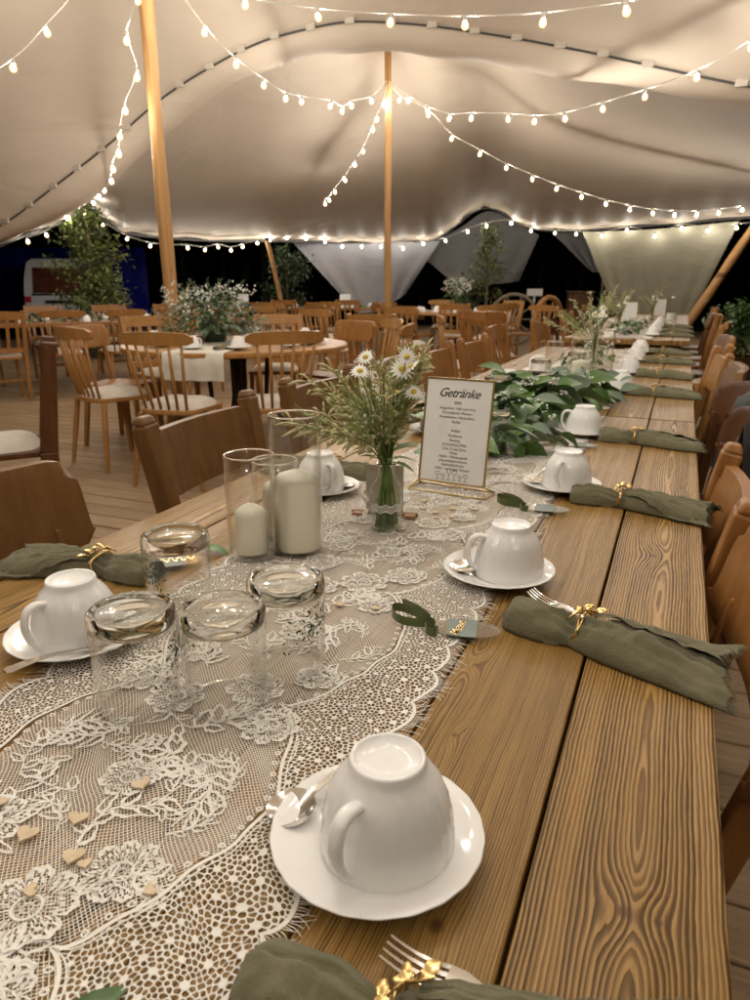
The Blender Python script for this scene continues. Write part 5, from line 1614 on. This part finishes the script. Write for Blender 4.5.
# right side
place('board', -.130, .84, R(92), 'orange-brown chair with thick rounded backboard, nearest on the right', mat='chair', top=.845)
place('plank', -.150, 1.34, R(90), 'orange-brown post-and-board chair, second on the right', mat='chair', top=.84)
place('hoop', -.06, 1.90, R(88), 'dark chair with a black jacket on it, right of the third napkin')
place('hoop', -.05, 2.42, R(92), 'dark brown chair with curved back beyond the black jacket')
place('board', -.07, 2.92, R(90), 'brown round-cornered chair by the first napkin of the second table', mat='chair_rustic')
place('plank', -.09, 3.45, R(94), 'light wooden chair with broad top, middle of the right side', mat='chair_light')
place('plank', -.03, 4.05, R(86), 'wooden post-and-board chair near the end of the second table', mat='chair_light')
place('board', -.02, 4.65, R(95), 'wooden chair at the far right corner of the second table', mat='chair_rustic')
for i, yy in enumerate((5.9, 6.5, 7.15, 7.8, 8.5, 9.2)):
    place(('plank','board','slat')[i % 3], .02 + .05*(i % 2), yy, R(90 + (i*41 % 13) - 6), '%s chair along the right side of the third table' % ('first','second','third','fourth','fifth','sixth')[i], **({'mat': 'chair_rustic'} if i % 3 == 1 else {'mat': 'chair_light'} if i % 3 == 0 else {'mat': 'chair', 'cush': None}))
place('slat', -.50, .22, R(180), 'wooden chair tucked under the near end of the plank table', mat='chair', cush=None).location = (-.38, -.42, 0)

# black jacket hung over the dark chair
jk = MB(); rows = []
for i in range(15):
    s = i/14; row = []
    for j in range(21):
        u = -1 + 2*j/20
        a = -.20 + .47*s    # from the outside of the back, over the top rail, to the inside
        th = s*PI
        yy = -.205 - .085*(1-u*u) - .032*math.cos(th)*(1 + .5*abs(math.cos(th))) - .02
        zz = .855 + .035*(1-u*u) + .018*math.sin(th) - (.46*max(0, math.cos(th))**1.2 + .20*max(0, -math.cos(th)))*1.0 + .012*math.sin(9*u + 4*s)
        row.append((.245*u*(1+.05*math.sin(7*s)), yy + .010*math.sin(6*u+3*s), zz))
    rows.append(row)
jk.grid(rows)
jo = jk.build('jacket', M['jacket'], None, (-.06, 1.90, 0), (0, 0, R(88)), smooth=True)
tag(jo, 'black jacket draped over the back of a dark chair on the right', 'jacket')

# the round table on the left and its chairs
def round_table(label, x, y, r, cloth=True):
    t = thing('round_table', label, 'table', (x, y, 0), 0, 'round wooden tables')
    MB().lathe([(.0004,.715),(r-.012,.715),(r,.722),(r,.743),(r-.008,.75),(.0004,.75)], 56).build('table_top', M['chair_light'], t, smooth=0.6)
    for k in range(4):
        a = PI/4 + k*PI/2
        MB().tube([(math.cos(a)*r*.28, math.sin(a)*r*.28, .714), (math.cos(a)*r*.25, math.sin(a)*r*.25, .35), (math.cos(a)*r*.55, math.sin(a)*r*.55, 0)], .018, 8).build('leg', M['iron'], t, smooth=True)
    MB().tube([(0,0,.714), (0,0,.2)], .035, 10).build('column', M['iron'], t, smooth=True)
    return t
RT = (-2.93, 4.35)
round_table('round wooden table on the left, under the big green bouquet', *RT, .80)
def drape(label, x, y, rot, w, L, drop):
    mb = MB(); rows = []
    prof = [(-L/2-.004, .752-drop), (-L/2-.006, .752-drop*.5), (-L/2-.004, .745), (-L/2+.02, .7545), (0, .7540), (L/2-.02, .7545), (L/2+.004, .745), (L/2+.006, .752-drop*.5), (L/2+.004, .752-drop)]
    for k, (py, pz) in enumerate(prof):
        rows.append([(w*(-.5 + j/16), py + (.014*math.sin(j*1.1) if k in (0, 8) else .007*math.sin(j*1.1) if k in (1, 7) else 0), pz) for j in range(17)])
    o = mb.grid(rows).build('table_runner', M['cloth_white'], None, (x, y, 0), (0, 0, rot), smooth=True)
    tag(o, label, 'table runner', 'white runners on the round tables')
drape('off-white cloth runner hanging over the edge of the left round table', *RT, R(14), .40, 1.58, .17)
def around(c, r, deg): return c[0] + r*math.cos(R(deg)), c[1] + r*math.sin(R(deg)), facing(-math.cos(R(deg)), -math.sin(R(deg)))
for deg, kind, lab, dist, turn in (
        (238, 'spindle', 'spindle-back chair seen from the side, left of the round table', .90, 14),
        (283, 'spindle', 'spindle-back chair with its back to the camera, left of the pair at the round table', .98, -4),
        (317, 'spindle', 'spindle-back chair with its back to the camera, right of the pair at the round table', .98, 0),
        (195, 'board', 'brown board-backed chair at the left side of the round table', .92, -10),
        (160, 'slat', 'slatted chair beside the thick tent pole', 1.0, 0),
        (105, 'slat', 'slatted chair on the far side of the round table', .98, 8),
        (70, 'board', 'board-backed chair behind the bouquet of the round table', .95, 0),
        (5, 'spindle', 'spindle-back chair on the right side of the round table, grey cushion', 1.02, 10),
        (40, 'spindle', 'spindle-back chair at the far right of the round table', .95, 0)):
    x, y, a = around(RT, dist, deg)
    place(kind, x, y, a + R(turn), lab, **({'mat': 'chair_light', 'cush': 'cushion_dark' if deg == 5 else 'cushion'} if kind == 'spindle' else {'mat': 'chair'} if kind == 'board' else {'mat': 'chair_light', 'cush': 'cushion'}))
def broad_chair(label):
    c = thing('broad_post_chair', label, 'chair', (0,0,0), 0, G_CH)
    MB().prism(rounded_poly(.40, .43, .41, .05), .43, .458).build('seat', M['chair_dark'], c, bevel=.006)
    for s in (-1, 1):
        MB().bar((s*.20, -.20, .0), (s*.20, -.205, .45), .034, .075, up=(0,1,0)).bar((s*.20, -.205, .45), (s*.20, -.262, .92), .034, .075, up=(0,1,0), h2=.058).build('back_post', M['chair_dark'], c, bevel=.006)
        MB().bar((s*.18, .18, .43), (s*.19, .19, 0), .036, .036, up=(0,1,0)).build('leg', M['chair_dark'], c, bevel=.004)
    for z in (.55, .68, .80): curved_board(.366, .07, z, -.225, .018, .012, .12).build('back_rail', M['chair_dark'], c, smooth=0.7, weld=1e-5)
    link('cushion', CUSH, M['cushion'], c, (0, .01, .4585))
broad_chair('dark chair with broad back posts seen edge-on at the left picture edge')
_b = COL.objects['broad_post_chair']; _b.location = (-2.77, 2.18, 0); _b.rotation_euler = (0, 0, facing(-.67, -.74))

RT2 = (-3.25, 10.95)
round_table('round wooden table far back in the middle, with a white bouquet', *RT2, .85)
drape('off-white cloth runner on the far middle round table', *RT2, R(70), .40, 1.66, .15)
for i, deg in enumerate((215, 250, 285, 320, 0, 60, 120, 170)):
    x, y, a = around(RT2, 1.02, deg)
    place(('spindle','board','slat')[i % 3], x, y, a + R((i*29 % 17) - 8), 'chair %s round the far middle table' % ('at the near left','nearest the camera','at the near right','at the right front','at the right','at the far right','at the far left','at the left')[i], **({'mat': 'chair_light', 'cush': 'cushion'} if i % 3 != 1 else {'mat': 'chair'}))
# loose chairs between the tables
place('slat', -2.62, 6.15, facing(-.3, .9), 'light slatted chair standing between the two round tables', mat='chair_light', cush='cushion')
place('spindle', -3.02, 8.15, facing(.1, 1), 'spindle-back chair in front of the central pole', mat='chair_light', cush='cushion')
place('board', -2.1, 8.3, facing(-.2, 1), 'broad-backed chair right of the central pole', mat='chair')
place('slat', -1.75, 7.2, facing(.6, .8), 'slatted chair turned aside left of the third table', mat='chair', cush='cushion')

for i, (x, y, fx, fy, lab) in enumerate((
        (-4.55, 6.35, .9, -.3, 'honey spindle-back chair behind the thick tent pole'), (-4.9, 7.9, -.2, 1, 'honey spindle-back chair in the open floor left of the central pole'),
        (-3.55, 7.05, .2, 1, 'honey spindle-back chair in the middle of the room'), (-4.35, 8.9, .6, .6, 'honey spindle-back chair left of the central pole foot'),
        (-2.35, 9.4, -.5, .9, 'honey spindle-back chair right of the central pole foot'), (-1.55, 9.6, .4, .9, 'honey spindle-back chair near the cart wheel'),
        (-5.6, 9.4, -.1, 1, 'honey spindle-back chair far left of the central pole'), (-1.7, 6.1, .9, .3, 'honey spindle-back chair beside the gap in the table row'),
        (-5.0, 10.3, .2, .9, 'honey spindle-back chair before the far back table'), (-6.9, 9.0, -.8, .4, 'honey spindle-back chair at the right end of the back left table'))):
    place('spindle', x, y, facing(fx, fy), lab, mat='chair_light', cush='cushion')
# far left long table
def long_table(label, cx, cy, ang, L, W=.8):
    t = thing('long_table', label, 'table', (cx, cy, 0), ang, 'long tables at the back')
    for i in range(5):
        w = W/5
        MB().box(-L/2, L/2, -W/2+i*w+.002, -W/2+(i+1)*w-.002, .715, .75).build('plank', M['chair'], t, bevel=.003)
    for s in (-1, 1):
        for q_ in (-1, 1): MB().box(s*(L/2-.2)-.03, s*(L/2-.2)+.03, q_*(W/2-.1)-.03, q_*(W/2-.1)+.03, 0, .714).build('leg', M['beam'], t)
        MB().box(s*(L/2-.2)-.02, s*(L/2-.2)+.02, -W/2+.131, W/2-.131, .64, .70).build('crossbar', M['beam'], t)
    return t
def far_cups(cx, cy, ang, L, where, n, seed, zz=.7508):
    q = random.Random(seed)
    for k in range(n):
        t = -L/2 + L*(k+.5)/n; w = (.24 if k % 2 else -.24)
        x = cx + t*math.cos(ang) - w*math.sin(ang); y = cy + t*math.sin(ang) + w*math.cos(ang)
        c = thing('coffee_cup', '%s upturned white cup from the left %s' % (('first','second','third','fourth','fifth','sixth','seventh','eighth','ninth','tenth')[k], where), 'cup', (x, y, zz), q.uniform(0, 6), 'upturned white coffee cups')
        link('body', cupM, M['porcelain'], c); link('handle', handleM, M['porcelain'], c)
def small_card(label, x, y, rotz, w=.15, h=.19, z=.7508):
    o = MB().add([(-w/2,-.04,0),(w/2,-.04,0),(w/2,0,h),(-w/2,0,h),(w/2,.04,0),(-w/2,.04,0)], [(0,1,2,3),(3,2,4,5)]).build('folded_card', M['paper'], None, (x, y, z), (0, 0, rotz))
    tag(o, label, 'card', 'white cards on the far tables')
LT = (-6.35, 6.55, R(58))
long_table('long wooden table at the back left before the bush and the van', LT[0], LT[1], LT[2], 3.6)
ux, uy = math.cos(LT[2]), math.sin(LT[2]); nx, ny = uy, -ux
for i, t in enumerate((-1.75, -1.15, -.55, .05, .65, 1.25)):
    place(('spindle','slat','spindle')[i % 3], LT[0] + ux*t + nx*.70, LT[1] + uy*t + ny*.70, facing(-nx, -ny) + R((i*31 % 19) - 9), '%s chair from the left on the near side of the back left table' % ('first','second','third','fourth','fifth','sixth')[i], mat='chair', cush='cushion')
for i, t in enumerate((-1.2, -.4, .4, 1.2)):
    place('slat', LT[0] + ux*t - nx*.66, LT[1] + uy*t - ny*.66, facing(nx, ny), '%s chair from the left on the far side of the back left table' % ('first','second','third','fourth')[i], mat='chair', cush='cushion')
far_cups(LT[0], LT[1], LT[2], 3.4, 'on the back left table', 10, 3)
small_card('white card on the back left table in front of the van', LT[0]-ux*1.25, LT[1]-uy*1.25, R(50))
small_card('white card on the back left table near the thick pole', LT[0]+ux*1.3, LT[1]+uy*1.3, R(50))
garland('green leaf garland along the back left table', [(LT[0]-ux*.8, LT[1]-uy*.8, .7508), (LT[0], LT[1], .7508), (LT[0]+ux*1.0, LT[1]+uy*1.0, .7508)], 90, 41, .085, mats=('leaf_pale', 'leaf'), z=.7508, buds=25)
bottle_vase('on the back left table at the picture edge', (LT[0]-ux*1.55, LT[1]-uy*1.55, .7508))
bouquet('wild flowers on the back left table at the picture edge', (LT[0]-ux*1.55, LT[1]-uy*1.55, .7508), .27, .12, 51, 18)
bottle_vase('on the back left table beside the thick pole', (LT[0]+ux*1.1, LT[1]+uy*1.1, .7508))
bouquet('tall green sprigs on the back left table beside the thick pole', (LT[0]+ux*1.1, LT[1]+uy*1.1, .7508), .33, .12, 52, 18)
MT = (-6.35, 12.0, R(23))
long_table('long wooden table far back between the leaning pole and the centre pole', MT[0], MT[1], MT[2], 3.4)
ux, uy = math.cos(MT[2]), math.sin(MT[2]); nx, ny = uy, -ux
for i, t in enumerate((-1.5, -.95, -.4, .15, .7, 1.3)):
    place(('slat','board')[i % 2], MT[0] + ux*t + nx*.66, MT[1] + uy*t + ny*.66, facing(-nx, -ny) + R((i*23 % 15) - 7), '%s chair from the left at the far back table' % ('first','second','third','fourth','fifth','sixth')[i], **({'mat': 'chair', 'cush': 'cushion'} if i % 2 == 0 else {'mat': 'chair'}))
far_cups(MT[0], MT[1], MT[2], 3.2, 'on the far back table', 9, 5)
small_card('white card standing on the left of the far back table', MT[0]-ux*1.3, MT[1]-uy*1.3, R(20), .2, .24)
small_card('white card standing on the right of the far back table', MT[0]+ux*.6, MT[1]+uy*.6, R(20), .2, .24)
garland('low green garland on the far back table', [(MT[0]-ux*1.2, MT[1]-uy*1.2, .7508), (MT[0], MT[1], .7508), (MT[0]+ux*1.2, MT[1]+uy*1.2, .7508)], 60, 43, .09, z=.7508, buds=20)

# settings on the round tables
def bush_bouquet(label, loc, w, h, seed, nl=420, nf=60):
    q = random.Random(seed)
    root = thing('table_bouquet', label, 'bouquet', loc, 0, 'bouquets on the round tables')
    MB().lathe([(.0004,0),(.07,0),(.085,.02),(.09,.09),(.08,.12),(.075,.12)], 24).build('bowl', M['vase_dark'], root, smooth=True)
    lf = MB(); pl = MB(); fw = MB(); st = MB()
    for k in range(nl):
        a = q.uniform(0, 6.28); u = q.random()**.5; e = q.uniform(-.25, 1.0)
        rr = w*u*math.sqrt(max(.08, 1 - max(0, e)**1.6)); p = Vector((rr*math.cos(a), rr*math.sin(a), .10 + h*.75*max(-.1, e)))
        d = Vector((math.cos(a), math.sin(a), q.uniform(-.5, .9)))
        (lf if q.random() < .4 else pl).grid(leaf_rows(p, d, Vector((0,0,1)), q.uniform(.035,.07), q.uniform(.020,.036), .3, 4, .15))
    for k in range(26):
        a = q.uniform(0, 6.28); tl = q.uniform(.1, .9); tip = Vector((math.cos(a)*w*tl*.8, math.sin(a)*w*tl*.8, .1 + h*q.uniform(.75, 1.15)))
        pts = [Vector((0,0,.1)).lerp(tip, s) + Vector((0,0,.03*math.sin(PI*s))) for s in (0, .3, .6, .85, 1)]
        st.tube(pts, .002, 4)
        for _ in range(16):
            p = pts[2].lerp(pts[4], q.random()); d = Vector((q.gauss(0,.6), q.gauss(0,.6), .8))
            pl.grid(leaf_rows(p, d, Vector((0,0,1)), q.uniform(.018,.035), .008, .2, 3))
    for k in range(nf):
        a = q.uniform(0, 6.28); u = q.random()**.5; p = Vector((w*.85*u*math.cos(a), w*.85*u*math.sin(a), .12 + h*q.uniform(.35, .9)))
        if k < nf*.25:
            for j in range(9):
                b = 2*PI*j/9; fw.grid(leaf_rows(p, Vector((math.cos(b), math.sin(b), .6)), Vector((0,0,1)), .035, .026, .1, 4, .2))
        else:
            for _ in range(5): fw.ball(p + Vector((q.gauss(0,.018), q.gauss(0,.018), q.gauss(0,.014))), q.uniform(.004,.008), 6, 4)
    stuff(st.build('stems', M['stem'], root)); stuff(lf.build('green_leaves', M['leaf'], root, smooth=True)); stuff(pl.build('grey_green_leaves', M['leaf_pale'], root, smooth=True)); stuff(fw.build('white_blossoms', M['petal'], root, smooth=True))
    return root
bush_bouquet('large loose green and white bouquet on the left round table', (RT[0]-.20, RT[1]+.02, .7548), .40, .30, 61, 1000, 90)
bush_bouquet('round white bouquet on the far middle round table', (RT2[0], RT2[1], .7548), .26, .42, 62, 260, 90)
for i, deg in enumerate((205, 240, 275, 305, 340, 20, 60, 110, 150)):
    x, y = RT[0] + .58*math.cos(R(deg)), RT[1] + .58*math.sin(R(deg))
    setting_cup('%s on the left round table' % ('at the left front','left of the runner','on the runner','right of the runner','at the right front','at the right','at the far right','at the far side','at the far left')[i], x, y, 0, 0, rnd.uniform(0, 6), z=.7552)
    nxp, nyp = RT[0] + .62*math.cos(R(deg+16)), RT[1] + .62*math.sin(R(deg+16))
    if i in (0, 2, 4, 6, 8):
        napkin('%s on the left round table' % ('at the left front','on the near side','at the right front','at the far right','at the far left')[i//2], nxp, nyp, R(deg+170), 1 + i % 2, fork=False, z=.7552, sc=.8)
for i, deg in enumerate((190, 225, 255, 285, 315, 345, 30, 90, 140)):
    c = thing('coffee_cup', 'white cup %s on the far middle round table' % ('at the left','at the left front','left of the nearest','nearest the camera','right of the nearest','at the right front','at the right','at the far side','at the far left')[i], 'cup', (RT2[0] + .6*math.cos(R(deg)), RT2[1] + .6*math.sin(R(deg)), .7550), rnd.uniform(0, 6), 'upturned white coffee cups')
    link('body', cupM, M['porcelain'], c); link('handle', handleM, M['porcelain'], c)

# ------------------------------------------------------------------ shrubs and saplings at the tent edge
def sapling(label, loc, h, w, seed, n, leaf='leaf_tree', lsz=.07, trunk=.03, low=.1, pot=True, cat='tree', name='potted_tree'):
    q = random.Random(seed)
    root = thing(name, label, cat, loc, 0, 'greenery at the tent edge')
    pts = [Vector((.03*math.sin(i*1.3+seed), .03*math.cos(i*1.7+seed), h*i/8)) for i in range(9)]
    tb = MB().tube(pts, [trunk*(1-.75*i/8) for i in range(9)], 8)
    lf = MB()
    nl = 34
    for k in range(nl):
        s = low + (1-low)*(k+q.random())/nl
        base = pts[0].lerp(pts[8], s*.92); a = q.uniform(0, 6.28)
        reach = w*(.35 + .65*math.sin(PI*min(1, s*.9+.12)))*q.uniform(.5, 1.1)
        d = Vector((math.cos(a), math.sin(a), q.uniform(.2, .8))).normalized()
        tip = base + d*reach; mid = base.lerp(tip, .5) + Vector((0,0,.04))
        tb.tube([base, mid, tip], [trunk*.25, trunk*.16, .003], 5)
        for _ in range(n//nl):
            u = q.uniform(.25, 1.05); p = base.lerp(tip, u) + Vector((q.gauss(0, w*.13), q.gauss(0, w*.13), q.gauss(0, w*.12)))
            dd = Vector((q.gauss(0,1), q.gauss(0,1), q.gauss(-.2,.6)))
            if dd.length < .1: continue
            lf.grid(leaf_rows(p, dd, Vector((q.gauss(0,.4), q.gauss(0,.4), 1)).normalized(), lsz*q.uniform(.6,1.3), lsz*.55*q.uniform(.7,1.2), .25, 4, .12))
    tb.build('trunk', M['bark'], root, smooth=True)
    stuff(lf.build('crown', M[leaf], root, smooth=True))
    if pot: MB().lathe([(.0004,-.0),(.16,0),(.20,.28),(.19,.30),(.17,.30),(.165,.27),(.0004,.27)], 20).build('pot', M['bark'], root, smooth=0.7)
    return root
sapling('tall leafy green bush at the left tent corner, beside the white van', (-9.1,9.35,0), 2.40, .70, 1, 3400, lsz=.085)
sapling('low leafy bush at the foot of the left corner pole', (-8.65,9.15,0), 1.35, .62, 2, 1900, lsz=.08, low=.05, pot=False, cat='shrub', name='leafy_shrub')
sapling('dark shrub beyond the far tent edge by the leaning pole', (-8.85,15.4,-.13), 2.2, .75, 3, 1300, leaf='leaf_dark', lsz=.10, pot=False)
sapling('slim leafy sapling under the arched tent opening', (-4.65,18.15,0), 2.75, .60, 4, 900, leaf='leaf_tree', lsz=.10, trunk=.045, low=.3)
sapling('dark bush behind the sapling under the arch', (-5.2,18.5,0), 1.3, .5, 6, 700, leaf='leaf_dark', lsz=.10, pot=False, cat='shrub', name='leafy_shrub')
sapling('green plant in the wooden planter at the right picture edge', (.66,9.9,.30), .62, .42, 5, 800, leaf='leaf', lsz=.085, low=.02, pot=False, cat='plant', name='planter_plant')
pl_ = thing('wooden_planter', 'low brown wooden planter box at the right picture edge', 'planter', (.66,9.9,0), R(5))
for k in range(3): MB().box(-.36,.36,-.22,-.20,.02+k*.10,.11+k*.10).build('board', M['chair_dark'], pl_, bevel=.003)
for k in range(3): MB().box(-.36,.36,.20,.22,.02+k*.10,.11+k*.10).build('board', M['chair_dark'], pl_, bevel=.003)
for sx in (-1, 1): MB().box(sx*.35-.012, sx*.35+.012, -.198,.198,.02,.31).build('end_board', M['chair_dark'], pl_, bevel=.003)
MB().box(-.337,.337,-.198,.198,.05,.27).build('soil', M['bark'], pl_)

# ------------------------------------------------------------------ things in the dark behind the tent
ww = thing('wagon_wheel', 'old wooden wagon wheel leaning in the dark behind the tables', 'wheel', (-3.02,14.0,0), R(23))
rp = [(0, 0, 0)]
MB().tube([(.47*math.cos(a), 0, .51 + .47*math.sin(a)) for a in np.linspace(0, 2*PI, 33)], .035, 8, cap=False).build('rim', M['bark'], ww, smooth=True)
MB().tube([(0,-.09,.51),(0,.09,.51)], .07, 12).build('hub', M['bark'], ww, smooth=0.7)
for k in range(10):
    a = 2*PI*k/10; MB().tube([(.06*math.cos(a),0,.51+.06*math.sin(a)),(.45*math.cos(a),0,.51+.45*math.sin(a))], .016, 6).build('spoke', M['bark'], ww, smooth=True)
w2 = thing('cart_wheel', 'brown cart wheel standing on edge among the chairs', 'wheel', (-2.0,11.9,0), R(70))
MB().tube([(.46*math.cos(a), 0, .50 + .46*math.sin(a)) for a in np.linspace(0, 2*PI, 33)], .042, 8, cap=False).build('rim', M['chair'], w2, smooth=True)
MB().tube([(0,-.09,.50),(0,.09,.50)], .07, 12).build('hub', M['chair'], w2, smooth=0.7)
for k in range(10):
    a = 2*PI*k/10; MB().tube([(.06*math.cos(a),0,.50+.06*math.sin(a)),(.44*math.cos(a),0,.50+.44*math.sin(a))], .017, 6).build('spoke', M['chair'], w2, smooth=True)
cb = thing('wooden_cabinet', 'dark reddish wooden cabinet behind the third table', 'cabinet', (-2.0,15.6,0), R(15))
MB().box(-.24,.24,-.2,.2,.06,1.0).build('body', M['chair_dark'], cb, bevel=.006)
for s in (-1, 1): MB().box(s*.116-.112, s*.116+.112, -.222, -.202, .09, .97).build('door', M['chair_dark'], cb, bevel=.004)
for s in (-1, 1):
    for t in (-1, 1): MB().box(s*.2-.02, s*.2+.02, t*.16-.02, t*.16+.02, 0, .06).build('foot', M['chair_dark'], cb)
MB().box(-.27,.27,-.235,.22,1.0005,1.03).build('top', M['chair_dark'], cb, bevel=.004)
sg = thing('white_sign', 'small white sign board on a thin post in the dark', 'sign', (-3.05,16.2,-.13), R(20))
MB().box(-.17,.17,-.012,.012,1.05,1.20).build('board', M['paper'], sg, bevel=.003)
MB().tube([(0,.02,0),(0,.02,1.15)], .018, 8).build('post', M['paper'], sg, smooth=True)

# white van seen from behind
vn = thing('white_van', 'white van parked tail-on beyond the left tent corner', 'van', (-13.75,13.15,-.13), R(40)); vn.scale = (.93, .93, .93)
sec = [(-.86,.42),(-.90,.75),(-.90,1.05),(-.84,1.55),(-.74,1.93),(-.60,2.02),(.60,2.02),(.74,1.93),(.84,1.55),(.90,1.05),(.90,.75),(.86,.42)]
rows = []
for yy, sx, sz in ((0, .985, .985), (.03, 1, 1), (1.5, 1, 1), (3.6, 1, 1), (3.9, .96, .9), (4.5, .93, .58)):
    rows.append([(x*sx, yy, .42 + (z-.42)*sz) for x, z in sec + sec[:1]])
vb = MB().grid(rows)
vb.add([(x*.985, 0, .42+(z-.42)*.985) for x, z in sec], [tuple(range(12))]); vb.add([(x*.93, 4.5, .42+(z-.42)*.58) for x, z in sec], [tuple(range(11,-1,-1))])
vb.build('body', M['van'], vn, smooth=0.6)
MB().prism([(-.66,1.18),(.66,1.18),(.60,1.80),(-.60,1.80)], 0, .012).build('rear_window', M['rear_window'], vn, (0, -.002, 0), (R(90), 0, 0))
MB().box(-.70,.70,-.010,-.002,1.12,1.17).build('window_seal', M['rubber'], vn)
MB().box(-.40,.40,-.030,-.001,.92,1.0).build('handle_trim', M['rubber'], vn)
MB().box(-.27,.27,-.022,-.001,.74,.86).build('number_plate', M['paper'], vn)
MB().box(-.90,.90,-.09,.02,.44,.64).build('bumper', M['rubber'], vn, bevel=.03)
for s in (-1, 1):
    tl = MB().box(s*.80-.08, s*.80+.08, -.030, .02, .72, 1.10).build('tail_light', M['red'], vn, bevel=.015)
    MB().box(s*.80-.07, s*.80+.07, -.036, -.029, .86, .95).build('reversing_lens', M['paper'], tl)
    for yy in (.85, 3.7):
        w = MB().tube([(s*.72, yy, .33), (s*.90, yy, .33)], .33, 24).build('wheel', M['rubber'], vn, smooth=0.7)
        MB().tube([(s*.895, yy, .33), (s*.912, yy, .33)], .19, 20).build('rim', M['steel'], w, smooth=0.7)
bw = thing('blue_tarpaulin_wall', 'deep blue tarpaulin wall in the dark behind the van', 'tarpaulin', (-17.5,16.6,-.13), R(23))
rows = [[(-6 + 8.75*j/48, .05*math.sin(j*.8 + k) + .03*math.sin(j*2.1), .1*k*2.35/1.0) for j in range(49)] for k in range(11)]
MB().grid(rows).build('sheet', M['blue'], bw, smooth=True)
for k in range(6): MB().tube([(-6+1.74*k, .10, 0), (-6+1.74*k, .10, 2.4)], .04, 8).build('post', M['iron'], bw, smooth=True)
# dark wood of trees behind everything
q = random.Random(77); tw = MB(); tr = MB()
for k in range(26):
    a = R(-62 + 76*k/25); d = 30 + q.uniform(0, 8); c = Vector((math.sin(a)*d, math.cos(a)*d, -.13)); hh = q.uniform(6, 9)
    tr.tube([c, c + Vector((0,0,hh*.8))], [.18, .06], 6)
    for _ in range(150):
        p = c + Vector((q.gauss(0,1.3), q.gauss(0,1.3), hh*q.uniform(.08, 1.0)))
        tw.grid(leaf_rows(p, Vector((q.gauss(0,1), q.gauss(0,1), q.gauss(0,.5))), Vector((0,0,1)), q.uniform(.5,.9), .45, .2, 3))
wd = thing('dark_wood', 'dark mass of trees behind the tent', 'woodland'); stuff(wd)
tr.build('trunks', M['bark'], wd); tw.build('foliage', M['leaf_dark'], wd)
